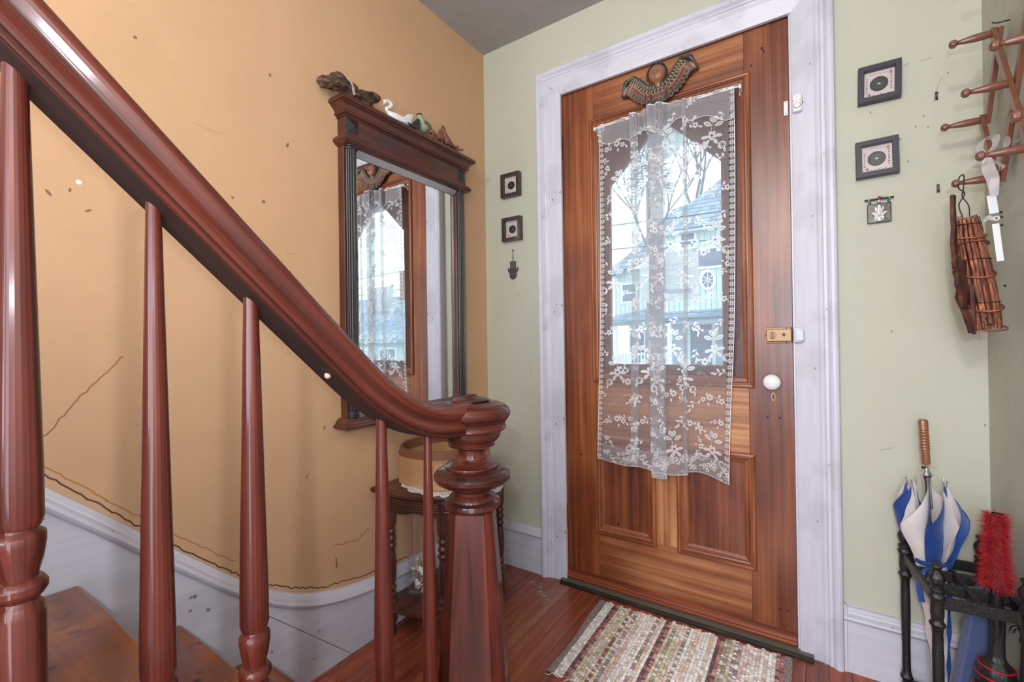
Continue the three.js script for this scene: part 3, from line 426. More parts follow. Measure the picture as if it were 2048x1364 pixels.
  for (const [x, y] of [[1.3285, 1.173], [1.396, 1.2], [1.396, 1.1455], [1.411, 1.2]]) part(lk, 'screw', moved(new THREE.CylinderGeometry(0.003, 0.003, 0.002, 10), x, y, F + 0.0065, Math.PI / 2), M.darkMetal);
  // nail holes and knots
  for (const [x, y] of [[1.33, 2.28], [1.338, 2.262], [1.333, 2.272], [1.293, 2.225], [1.36, 0.135], [1.385, 0.137], [0.545, 0.62], [1.37, 0.86], [1.33, 0.86]]) { const k = part(door, 'nail_hole', new THREE.SphereGeometry(0.0042, 10, 6), M.black); k.scale.z = 0.15; k.position.set(x, y, F + 0.0003); }
}

// ------------------------------------------------------------------ mirror and what stands on it
const mirror = thing('wall_mirror', 'tall dark wood framed wall mirror with fluted black columns on the tan wall', 'mirror');
{
  const za = 0.228, zb = 0.922;
  part(mirror, 'back_board', box(0.001, 0.012, 0.86, 2.0, za + 0.01, zb - 0.01, 'y', 0.001), M.mirrorWood);
  for (const [a, b] of [[za, 0.285], [0.865, zb]]) part(mirror, 'side_stile', box(0.001, 0.036, 0.88, 1.93, a, b, 'y', 0.002), M.mirrorWood);
  // fluted half columns
  const flute = []; const nF = 9; for (let i = 0; i <= nF * 6; i++) { const a = -Math.PI / 2 + Math.PI * i / (nF * 6), r = 0.0225 - 0.0028 * Math.abs(Math.cos(Math.PI * i / 6)) ** 0.6 * 1.0; flute.push([Math.cos(a) * r, Math.sin(a) * r]); }
  for (const z of [0.258, 0.893]) {
    const c = sub(mirror, 'fluted_column');
    part(c, 'column_shaft', sweep(flute, [0.912, 1.895].map((y) => ({ p: V(0.034, y, z), A: V(1, 0, 0), B: V(0, 0, -1) })), false, false, 0.35), M.ebony);
    for (const y of [0.888, 1.897]) part(c, 'column_ring', merge([0, 0.008, 0.016].map((dy, i) => moved(new THREE.TorusGeometry(0.0195 + (i === 1 ? 0.003 : 0), 0.0052, 10, 28), 0.033, y + dy + 0.002, z, Math.PI / 2))), M.ebony);
  }
  // glass with a bevelled margin
  const gz0 = 0.285, gz1 = 0.865, gy0 = 0.885, gy1 = 1.922, bw = 0.016;
  part(mirror, 'mirror_glass', grid(1, 1, (u, v) => V(0.0185, lerp(gy0 + bw, gy1 - bw, v), lerp(gz1 - bw, gz0 + bw, u))), M.silver);
  const bevel = []; const q = (a, b, c, d) => bevel.push(grid(1, 1, (u, v) => a.clone().lerp(b, u).lerp(d.clone().lerp(c, u), v)));
  const o = [V(0.0160, gy0, gz1), V(0.0160, gy0, gz0), V(0.0160, gy1, gz0), V(0.0160, gy1, gz1)], n = [V(0.0185, gy0 + bw, gz1 - bw), V(0.0185, gy0 + bw, gz0 + bw), V(0.0185, gy1 - bw, gz0 + bw), V(0.0185, gy1 - bw, gz1 - bw)];
  for (let i = 0; i < 4; i++) q(o[i], o[(i + 1) % 4], n[(i + 1) % 4], n[i]);
  part(mirror, 'bevelled_margin', merge(bevel), M.silver);
  part(mirror, 'inner_slip', grid(1, 1, (u, v) => V(lerp(0.0205, 0.044, v), lerp(1.884, 1.9035, v), lerp(gz1 - 0.002, gz0 + 0.002, u))), mat(new THREE.Color(0.5, 0.5, 0.55), 0.3, { metalness: 0.5, side: THREE.DoubleSide }), 'pale silvery slip under the frieze');
  part(mirror, 'frieze', box(0.001, 0.050, 1.935, 2.035, za, zb, 'z', 0.002), M.mirrorWood);
  part(mirror, 'lower_moulding', returns(0.050, za, zb, [[-0.004, 1.905], [0.004, 1.907], [0.014, 1.913], [0.020, 1.921], [0.020, 1.927], [0.016, 1.930], [0.016, 1.935], [0.008, 1.941], [0.002, 1.945], [-0.01, 1.945]]), M.mirrorWood);
  part(mirror, 'cornice', returns(0.050, za, zb, [[-0.01, 2.012], [0.004, 2.012], [0.004, 2.018], [0.011, 2.0195], [0.0135, 2.0235], [0.0115, 2.028], [0.0105, 2.030], [0.013, 2.037], [0.020, 2.046], [0.029, 2.0515], [0.030, 2.0515], [0.030, 2.0555], [0.0355, 2.0565], [0.037, 2.0615], [0.0365, 2.0685], [0.032, 2.0755], [-0.02, 2.076]]), M.mirrorWood);
  part(mirror, 'base_shelf', returns(0.045, za, zb, [[-0.01, 0.846], [0.020, 0.846], [0.030, 0.850], [0.033, 0.857], [0.030, 0.863], [0.024, 0.866], [0.022, 0.873], [0.014, 0.881], [0.008, 0.886], [-0.02, 0.888]]), M.mirrorWood);
  for (const z of [0.259, 0.892]) { const g = new THREE.ConeGeometry(0.0385, 0.014, 4).rotateY(Math.PI / 4).rotateZ(-Math.PI / 2).translate(0.057, 1.98, z); const d4 = g.toNonIndexed(); d4.computeVertexNormals(); part(mirror, 'diamond_block', d4, M.ebony); }
}
const TOPY = 2.076;
// driftwood
{
  const f = (x, y, z) => {
    let d = sdCap(x, y, z, [0.04, 2.098, 1.008], [0.05, 2.122, 0.95], 0.018, 0.026);
    d = smin(d, sdCap(x, y, z, [0.05, 2.122, 0.95], [0.05, 2.112, 0.89], 0.026, 0.022), 0.02);
    d = smin(d, sdCap(x, y, z, [0.05, 2.112, 0.89], [0.052, 2.118, 0.84], 0.023, 0.018), 0.02);
    d = smin(d, sdCap(x, y, z, [0.052, 2.118, 0.84], [0.05, 2.136, 0.785], 0.016, 0.020), 0.02);
    d = smin(d, sdCap(x, y, z, [0.052, 2.112, 0.83], [0.05, 2.100, 0.81], 0.014, 0.014), 0.015);
    d = smin(d, sdCap(x, y, z, [0.05, 2.10, 0.91], [0.055, 2.079, 0.9], 0.012, 0.010), 0.01);
    return d + 0.007 * (n3(x * 70, y * 70, z * 40, 3) - 0.5) * 2 + 0.004 * (n3(x * 190, y * 190, z * 90, 4) - 0.5) * 2;
  };
  const t = thing('driftwood', 'gnarled brown driftwood lump on the left end of the mirror cornice', 'driftwood');
  part(t, 'weathered_wood', uvBox(sdfMesh(f, [0.05, 2.11, 0.9], 0.15, 64), 'z'), mat(0xffffff, 0.85, { map: T.bark, bumpMap: T.barkBump, bumpScale: 0.004 }));
  part(t, 'pale_stub', tube([[0.068, 2.138, 0.915], [0.075, 2.118, 0.908], [0.076, 2.088, 0.900]], 0.005, 12, 6), mat(0xb3a08c, 0.8), 'bleached pale strip');
  part(t, 'bark_flake', box(0.055, 0.075, 2.077, 2.083, 0.905, 0.95, 'z', 0.002), mat(0x3a2a24, 0.8));
}
// white swan
{
  const z0 = 0.66, t = thing('swan_figurine', 'white china swan figurine with curved neck on mirror top', 'figurine');
  const f = (x, y, z) => { let d = sdEll(x, y, z, [0.05, 2.098, z0 - 0.005], [0.021, 0.021, 0.045]); d = smin(d, sdCap(x, y, z, [0.05, 2.105, z0 + 0.036], [0.05, 2.10, z0 + 0.02], 0.010, 0.016), 0.012); d = smin(d, sdCap(x, y, z, [0.05, 2.112, z0 - 0.045], [0.05, 2.10, z0 - 0.02], 0.005, 0.014), 0.015); return d; };
  part(t, 'body', sdfMesh(f, [0.05, 2.1, z0], 0.075, 44), M.porcelain);
  part(t, 'neck', tube([[0.05, 2.098, z0 + 0.036], [0.05, 2.118, z0 + 0.050], [0.05, 2.132, z0 + 0.038], [0.05, 2.146, z0 + 0.030], [0.05, 2.154, z0 + 0.042], [0.05, 2.149, z0 + 0.053]], 0.0062, 26, 10), M.porcelain);
  part(t, 'head', sdfMesh((x, y, z) => smin(sdEll(x, y, z, [0.05, 2.146, z0 + 0.054], [0.0064, 0.0075, 0.0085]), sdCap(x, y, z, [0.05, 2.142, z0 + 0.057], [0.05, 2.129, z0 + 0.062], 0.0045, 0.002), 0.005), [0.05, 2.146, z0 + 0.06], 0.02, 24), M.porcelain);
  for (const s of [-1, 1]) for (let i = 0; i < 5; i++) { const a = part(t, 'wing_feather', new THREE.SphereGeometry(1, 14, 10), M.porcelain); a.scale.set(0.004, 0.0085, 0.029 - i * 0.0015); a.position.set(0.05 + s * (0.021 - i * 0.0012), 2.094 + i * 0.0085, z0 - 0.018 - i * 0.004); a.rotation.x = 0.32 + i * 0.07; a.rotation.y = s * 0.15; }
  const sc = V(1.1, 1.0, 1.32); t.scale.copy(sc); t.position.set(0.05 * (1 - sc.x), 0, z0 * (1 - sc.z));
}
// two small songbirds
function bird(name, label, z, s, dir, body, capc, tailc, standH, wingc = capc) {
  const t = thing(name, label, 'figurine', null, [0.056, TOPY, z]); const y = standH;
  const f = (x, yy, zz) => { let d = sdCap(x, yy, zz, [0, y + 0.022, 0.004], [0, y + 0.036, 0.012], 0.021, 0.019); d = smin(d, sdCap(x, yy, zz, [0, y + 0.046, 0.016], [0, y + 0.06, 0.022], 0.016, 0.0135), 0.012); d = smin(d, sdCap(x, yy, zz, [0, y + 0.02, -0.01], [0, y + 0.012, -0.034], 0.015, 0.006), 0.015); return d; };
  const g = new THREE.Group(); t.add(g); g.name = 'figure'; g.scale.set(s, s, s * dir);
  const bg = sdfMesh(f, [0, y + 0.035, 0], 0.06, 44);
  const pc = bg.attributes.position, col = new Float32Array(pc.count * 3), cb = new THREE.Color(body), cc = new THREE.Color(capc); for (let i = 0; i < pc.count; i++) { const k = sstep(y + 0.060, y + 0.063, pc.getY(i)), c = cb.clone().lerp(cc, Math.max(k, sstep(0.002, -0.006, pc.getZ(i)) * sstep(y + 0.02, y + 0.03, pc.getY(i)) * 0.6)); c.toArray(col, i * 3); }
  bg.setAttribute('color', new THREE.BufferAttribute(col, 3));
  part(g, 'body', bg, mat(0xffffff, 0.45, { vertexColors: true }));
  const w = (sx) => { const m = part(g, 'wing', new THREE.SphereGeometry(1, 16, 10), mat(wingc, 0.45)); m.scale.set(0.0055, 0.013, 0.027); m.position.set(sx * 0.018, y + 0.030, -0.008); m.rotation.x = -0.35; }; w(1); w(-1);
  part(g, 'tail', moved(box(-0.007, 0.007, -0.003, 0.003, -0.042, 0.0, 'z', 0.002), 0, y + 0.012, -0.026, 0.12), mat(tailc, 0.5));
  part(g, 'beak', moved(new THREE.ConeGeometry(0.0035, 0.011, 8), 0, y + 0.062, 0.0385, Math.PI / 2), M.black);
  for (const sx of [-1, 1]) { part(g, 'leg', tube([[sx * 0.007, y + 0.004, 0.002], [sx * 0.007, 0.0, 0.004]], 0.0016, 2, 6), mat(0x7b4a30, 0.6)); const e = part(g, 'eye', new THREE.SphereGeometry(0.0018, 8, 6), M.black); e.position.set(sx * 0.0125, y + 0.064, 0.028); }
  return t;
}
bird('songbird_figurine', 'pale green songbird figurine with black cap and rust tail on mirror top', 0.522, 1.06, 1, '#9aa184', '#23211f', '#7c3a22', 0.018, '#626452');
{ const b = bird('songbird_figurine', 'small charcoal bird figurine in front of the pale green songbird', 0.555, 0.72, -1, '#3a3a3c', '#2c2d31', '#2a2a2c', 0.004); b.position.x = 0.074; b.position.z = 0.590; }
// carved red-brown birds on a leafy branch
{
  const t = thing('bird_carving', 'red-brown carving of two birds on a leafy branch, right end of mirror top', 'carving');
  const f = (x, y, z) => {
    let d = sdCap(x, y, z, [0.055, 2.115, 0.345], [0.055, 2.150, 0.365], 0.018, 0.012); d = smin(d, sdCap(x, y, z, [0.055, 2.158, 0.366], [0.055, 2.168, 0.366], 0.0105, 0.0095), 0.01); d = smin(d, sdCap(x, y, z, [0.055, 2.118, 0.335], [0.055, 2.095, 0.272], 0.015, 0.005), 0.012);
    let e = sdEll(x, y, z, [0.062, 2.112, 0.392], [0.014, 0.020, 0.018]); e = smin(e, sdEll(x, y, z, [0.062, 2.137, 0.392], [0.009, 0.010, 0.010]), 0.008);
    d = Math.min(d, e);
    d = smin(d, sdCap(x, y, z, [0.055, 2.084, 0.27], [0.055, 2.082, 0.46], 0.007, 0.008), 0.006);
    return d + 0.0012 * Math.sin(z * 600 + x * 300) * (y < 2.11 ? 1 : 0.3);
  };
  part(t, 'carved_birds', sdfMesh(f, [0.055, 2.12, 0.36], 0.115, 64), mat(new THREE.Color(0.22, 0.07, 0.045), 0.5, { clearcoat: 0.25 }));
  const R = rng(4); const leafM = mat(new THREE.Color(0.20, 0.065, 0.042), 0.5, { clearcoat: 0.25 });
  for (let i = 0; i < 17; i++) { const l = part(t, 'leaf', new THREE.SphereGeometry(1, 10, 6), leafM); const z = i < 9 ? 0.40 + 0.085 * R() : 0.25 + 0.12 * R(); l.scale.set(0.004, 0.007, 0.015 + 0.006 * R()); l.position.set(0.058 + 0.02 * R(), 2.084 + 0.022 * R() * (z > 0.42 ? 1.3 : 0.7), z); l.rotation.set(R() * 2 - 0.4, R() - 0.5, R()); }
  t.position.z = 0.028;
}

// ------------------------------------------------------------------ framed coins, charms, hooks
T.coinPaper = canvasTex(512, 512, (g, w, h) => {
  g.fillStyle = '#d6cbc8'; g.fillRect(0, 0, w, h); const R = rng(31);
  const glyph = (x, y, s, c) => { g.strokeStyle = c; g.lineWidth = s * 0.17; for (let k = 0; k < 5; k++) { g.beginPath(); const hx = R() < 0.55; const a = x + (R() - 0.5) * s * 0.3, b = y + (R() - 0.5) * s * 0.8; hx ? (g.moveTo(x - s * 0.4, b), g.lineTo(x + s * 0.4, b + s * 0.06)) : (g.moveTo(a, y - s * 0.4), g.lineTo(a + s * 0.1 * (R() - 0.5), y + s * 0.4)); g.stroke(); } };
  for (let i = 0; i < 7; i++) { glyph(52, 120 + i * 44, 30, '#4e4346'); glyph(462, 120 + i * 44, 34, '#4e4346'); }
  for (let i = 0; i < 6; i++) { glyph(120 + i * 52, 52, 30, '#8d7f80'); glyph(110 + i * 60, 462, 30, '#7d6f70'); }
  for (let i = 0; i < 5; i++) { glyph(112, 150 + i * 44, 26, '#a59894'); glyph(404, 150 + i * 44, 26, '#a59894'); }
  g.fillStyle = 'rgba(150,92,96,0.8)'; for (const [x, y] of [[450, 70], [92, 440]]) { g.beginPath(); g.arc(x, y, 30, 0, 6.3); g.fill(); g.strokeStyle = '#d6cbc8'; g.lineWidth = 4; g.beginPath(); g.arc(x, y, 16, 0.6, 5); g.stroke(); }
});
M.coinPaper = mat(0xffffff, 0.8, { map: T.coinPaper });
M.coin = mat(new THREE.Color(0.042, 0.041, 0.042), 0.45, { metalness: 0.15 });
M.frameBlack = mat(new THREE.Color(0.030, 0.032, 0.047), 0.5, { clearcoat: 0.2 });
M.frameBrown = mat(new THREE.Color(0.055, 0.032, 0.026), 0.4, { clearcoat: 0.3 });
function coinFrame(x, y, r, label, m, coinR, group) {
  const t = thing('framed_coin', label, 'picture frame', group, [x, y, 0.0012]), w = 0.057, h = 0.061, d = 0.029, b = 0.0165;
  const prof = [[0, 0], [0, d - 0.001], [0.001, d], [b - 0.001, d], [b, d - 0.001], [b, 0.008]];
  const fr = sub(t, 'frame'); for (const sd of 'TBLR') part(fr, 'frame_rail', mould(-w, w, -h, h, 0, prof, sd), m);
  part(t, 'backing_paper', moved(new THREE.PlaneGeometry((w - b) * 2, (h - b) * 2), 0, 0, 0.009), M.coinPaper);
  part(t, 'back_board', box(-w + 0.003, w - 0.003, -h + 0.003, h - 0.003, 0.0, 0.008, 'y', 0.001), m);
  const s = new THREE.Shape(); s.absarc(0, 0, coinR, 0, Math.PI * 2); const q = coinR * 0.2; s.holes.push(new THREE.Path([[-q, -q], [-q, q], [q, q], [q, -q]].map((p) => new THREE.Vector2(...p))));
  const coin = part(t, 'coin', extrude(s, 0.0022, 0.0005, 1, 20).translate(0, 0, 0.010), M.coin, 'dark coin with a square hole');
  part(coin, 'coin_rim', moved(new THREE.TorusGeometry(coinR * 0.92, 0.0011, 8, 40), 0, 0, 0.0130), M.coin);
  const bars = []; for (const [a, bb] of [[1, 0], [-1, 0], [0, 1], [0, -1]]) bars.push(box(a * q - (a ? 0.0008 : q), a * q + (a ? 0.0008 : q), bb * q - (bb ? 0.0008 : q), bb * q + (bb ? 0.0008 : q), 0.0125, 0.0138, 'y', 0));
  const R = rng(100 + Math.round(y * 100)); for (let k = 0; k < 4; k++) for (let i = 0; i < 7; i++) { const a = k * Math.PI / 2, rr = coinR * (0.42 + 0.36 * R()), bx = Math.cos(a) * rr + (R() - 0.5) * coinR * 0.4, by = Math.sin(a) * rr + (R() - 0.5) * coinR * 0.4; if (Math.hypot(bx, by) < coinR * 0.85) bars.push(R() < 0.5 ? box(bx - 0.003, bx + 0.003, by - 0.0006, by + 0.0006, 0.0125, 0.0137, 'y', 0) : box(bx - 0.0006, bx + 0.0006, by - 0.003, by + 0.003, 0.0125, 0.0137, 'y', 0)); }
  part(coin, 'coin_characters', merge(bars), M.coin);
  part(t, 'cover_glass', moved(new THREE.PlaneGeometry((w - b) * 2, (h - b) * 2), 0, 0, 0.018), M.glass);
  t.rotation.z = r; return t;
}
coinFrame(1.677, 2.017, -0.02, 'navy-black shadow box frame with coin, upper of the two right of the door', M.frameBlack, 0.0235);
coinFrame(1.6675, 1.766, 0.01, 'navy-black shadow box frame with coin, lower of the two right of the door', M.frameBlack, 0.0235);
coinFrame(0.1785, 1.980, 0.0, 'dark brown shadow box frame with coin, upper of the two left of the door', M.frameBrown, 0.0205);
coinFrame(0.1825, 1.750, 0.0, 'dark brown shadow box frame with coin, lower of the two left of the door', M.frameBrown, 0.0205);
// hamsa charm on the left
function hamsaShape(s) { const q = new THREE.Shape(); q.moveTo(-0.011 * s, 0.042 * s); q.lineTo(0.011 * s, 0.042 * s); q.quadraticCurveTo(0.014 * s, 0.042 * s, 0.014 * s, 0.038 * s); q.lineTo(0.014 * s, 0.010 * s); q.quadraticCurveTo(0.022 * s, 0.004 * s, 0.024 * s, 0.014 * s); q.quadraticCurveTo(0.027 * s, 0.016 * s, 0.026 * s, 0.008 * s); q.quadraticCurveTo(0.025 * s, -0.004 * s, 0.017 * s, -0.004 * s); q.quadraticCurveTo(0.020 * s, -0.034 * s, 0, -0.036 * s); q.quadraticCurveTo(-0.020 * s, -0.034 * s, -0.017 * s, -0.004 * s); q.quadraticCurveTo(-0.025 * s, -0.004 * s, -0.026 * s, 0.008 * s); q.quadraticCurveTo(-0.027 * s, 0.016 * s, -0.024 * s, 0.014 * s); q.quadraticCurveTo(-0.022 * s, 0.004 * s, -0.014 * s, 0.010 * s); q.lineTo(-0.014 * s, 0.038 * s); q.quadraticCurveTo(-0.014 * s, 0.042 * s, -0.011 * s, 0.042 * s); return q; }
{
  const t = thing('hand_charm', 'small pewter hand-shaped charm with turquoise bead hanging below the left frames', 'charm', null, [0.178, 1.534, 0.0]);
  const pew = mat(new THREE.Color(0.10, 0.085, 0.085), 0.4, { metalness: 0.7 });
  part(t, 'hand_plate', extrude(hamsaShape(1.18), 0.004, 0.001, 2).translate(0, 0, 0.003), pew);
  const rel = []; for (let i = 0; i < 4; i++) rel.push(box(-0.013 + i * 0.0075, -0.0095 + i * 0.0075, 0.012, 0.046, 0.008, 0.0095, 'y', 0.0005)); for (let i = 0; i < 3; i++) rel.push(moved(new THREE.TorusGeometry(0.004 + i * 0.005, 0.0009, 6, 24), 0, -0.018, 0.0085)); rel.push(box(-0.028, 0.028, 0.0045, 0.0075, 0.008, 0.0098, 'x', 0.0006)); part(t, 'relief', merge(rel), mat(new THREE.Color(0.22, 0.18, 0.17), 0.35, { metalness: 0.7 }));
  part(t, 'cord', tube([[0, 0.048, 0.006], [0.001, 0.075, 0.006], [0, 0.107, 0.005]], 0.0015, 10, 6), mat(0x6a4a28, 0.8));
  const b = part(t, 'bead', new THREE.SphereGeometry(0.0045, 14, 10), mat(new THREE.Color(0.06, 0.28, 0.36), 0.3), 'turquoise bead'); b.position.set(0, 0.070, 0.006); b.scale.y = 1.3;
  const p = part(t, 'pin', new THREE.SphereGeometry(0.004, 12, 8), M.darkMetal); p.position.set(0, 0.108, 0.005);
}
// hand plaque on the right
{
  const t = thing('hand_plaque', 'dark glazed plaque with a white painted hand hanging from a beaded rod', 'plaque', null, [1.672, 1.582, 0.0]);
  const tile = canvasTex(256, 256, (g, w, h) => {
    g.fillStyle = '#54493c'; g.fillRect(0, 0, w, h); const R = rng(8);
    for (let i = 0; i < 60; i++) { g.fillStyle = ['rgba(30,24,20,0.5)', 'rgba(120,110,96,0.35)', 'rgba(110,62,30,0.35)', 'rgba(70,66,60,0.4)'][Math.floor(R() * 4)]; g.beginPath(); g.ellipse(R() * w, R() * h, 6 + 26 * R(), 5 + 20 * R(), R() * 3, 0, 6.3); g.fill(); }
    g.strokeStyle = '#17120f'; g.lineWidth = 18; g.strokeRect(0, 0, w, h);
    const P = new Path2D(); P.moveTo(128, 232); P.bezierCurveTo(78, 232, 62, 196, 88, 172); P.bezierCurveTo(70, 150, 58, 128, 40, 130); P.bezierCurveTo(52, 100, 86, 112, 96, 134); P.bezierCurveTo(84, 100, 70, 60, 84, 46); P.bezierCurveTo(100, 40, 108, 66, 110, 90); P.bezierCurveTo(106, 50, 112, 24, 128, 24); P.bezierCurveTo(144, 24, 150, 50, 146, 90); P.bezierCurveTo(148, 66, 156, 40, 172, 46); P.bezierCurveTo(186, 60, 172, 100, 160, 134); P.bezierCurveTo(170, 112, 204, 100, 216, 130); P.bezierCurveTo(198, 128, 186, 150, 168, 172); P.bezierCurveTo(194, 196, 178, 232, 128, 232);
    g.fillStyle = '#e9ecf2'; g.fill(P); g.strokeStyle = '#1c1a1c'; g.lineWidth = 5; g.stroke(P);
    g.lineWidth = 5; const L = (...a) => { g.beginPath(); g.moveTo(a[0], a[1]); g.bezierCurveTo(...a.slice(2)); g.stroke(); };
    L(94, 62, 106, 90, 92, 110, 108, 148); L(128, 40, 142, 70, 116, 100, 132, 140); L(166, 60, 152, 84, 172, 104, 148, 148); L(110, 92, 112, 120, 112, 130, 114, 150); L(146, 92, 144, 120, 144, 130, 142, 150); L(60, 128, 84, 130, 90, 156, 96, 172); L(198, 128, 172, 130, 166, 156, 160, 172);
    g.beginPath(); g.ellipse(128, 166, 22, 12, 0, 0, 6.3); g.fillStyle = '#b98488'; g.fill(); g.stroke();
    for (const x of [104, 152]) { g.beginPath(); g.arc(x, 202, 13, 0.4, 5.6); g.stroke(); g.beginPath(); g.arc(x, 203, 4, 0, 6.3); g.stroke(); }
  });
  const pg = box(-0.032, 0.032, -0.034, 0.032, 0.004, 0.012, 'y', 0.003); const pa = pg.attributes.position, pu = pg.attributes.uv; for (let i = 0; i < pa.count; i++) pu.setXY(i, (pa.getX(i) + 0.032) / 0.064, (pa.getY(i) + 0.034) / 0.066);
  part(t, 'glazed_tile', pg, mat(0xffffff, 0.25, { map: tile, clearcoat: 0.6 }));
  part(t, 'hanging_rod', moved(new THREE.CylinderGeometry(0.0032, 0.0032, 0.078, 12), 0, 0.046, 0.012, 0, 0, Math.PI / 2), mat(0x2c1614, 0.4));
  for (const [x, y, r, c, n] of [[-0.025, 0.0375, 0.0045, 0x2f7f96, 'bead'], [0.025, 0.0375, 0.0045, 0x2f7f96, 'bead'], [0, 0.038, 0.0055, 0xcfc6c8, 'pearl'], [-0.027, 0.046, 0.0036, 0xd9c6b8, 'rod_ring'], [0.027, 0.046, 0.0036, 0xd9c6b8, 'rod_ring']]) { const b = part(t, n, new THREE.SphereGeometry(r, 14, 10), mat(c, 0.3)); b.position.set(x, y, 0.012); }
  part(t, 'red_tie', tube([[-0.004, 0.046, 0.012], [0, 0.055, 0.012], [0.004, 0.05, 0.013], [0.009, 0.053, 0.013], [0, 0.046, 0.014]], 0.0018, 16, 6), mat(0xa5163a, 0.6), 'red thread tie');
}
for (const [y, l] of [[1.934, 'small dark picture hook on the wall left of the peg rack, the upper one'], [1.636, 'small dark picture hook on the wall, the lower one']]) {
  const t = thing('picture_hook', l, 'hook', null, [1.8215, y, 0]); part(t, 'hook_plate', box(-0.004, 0.004, -0.013, 0.014, 0, 0.0022, 'y', 0.0008), M.agedBrass); part(t, 'hook_curl', tube([[0, -0.004, 0.002], [0, -0.012, 0.005], [0, -0.0125, 0.009], [0, -0.006, 0.011]], 0.0018, 10, 6), M.darkMetal); part(t, 'nail_head', moved(new THREE.CylinderGeometry(0.003, 0.003, 0.003, 10), 0, 0.009, 0.003, Math.PI / 2), M.darkMetal);
}
// door alarm: sensor on the casing, magnet on the door
{
  const t = thing('door_alarm', 'white plastic door alarm sensor with round button on the casing', 'alarm', null, [1.443, 2.017, 0.0145]);
  part(t, 'case', new RoundedBoxGeometry(0.031, 0.066, 0.02, 4, 0.008).translate(0, 0, 0.0105), M.whitePlastic);
  part(t, 'button_ring', moved(new THREE.TorusGeometry(0.0098, 0.0009, 8, 32), 0, -0.012, 0.0207), M.black); part(t, 'button', moved(new THREE.CylinderGeometry(0.0092, 0.0092, 0.003, 28), 0, -0.012, 0.0205, Math.PI / 2), M.whitePlastic);
  part(t, 'seam', box(-0.0152, 0.0152, 0.0055, 0.0063, 0.0195, 0.0208, 'x', 0), mat(0x9a9a9c, 0.5)); part(t, 'arrow_mark', moved(new THREE.TorusGeometry(0.0035, 0.0004, 4, 3), 0, 0.018, 0.0205, 0, 0, Math.PI / 2), mat(0x9a9a9c, 0.5)); part(t, 'switch', box(0.0145, 0.018, -0.004, 0.002, 0.008, 0.013, 'y', 0.001), M.black);
  const m = thing('alarm_magnet', 'narrow white magnet strip screwed to the door edge beside the alarm', 'magnet', null, [1.4065, 2.022, -0.012]);
  part(m, 'magnet_case', box(-0.007, 0.007, -0.027, 0.027, 0, 0.007, 'y', 0.002), M.whitePlastic); for (const y of [-0.021, 0.021]) part(m, 'screw', moved(new THREE.CylinderGeometry(0.0018, 0.0018, 0.002, 8), 0, y, 0.007, Math.PI / 2), M.darkMetal);
}

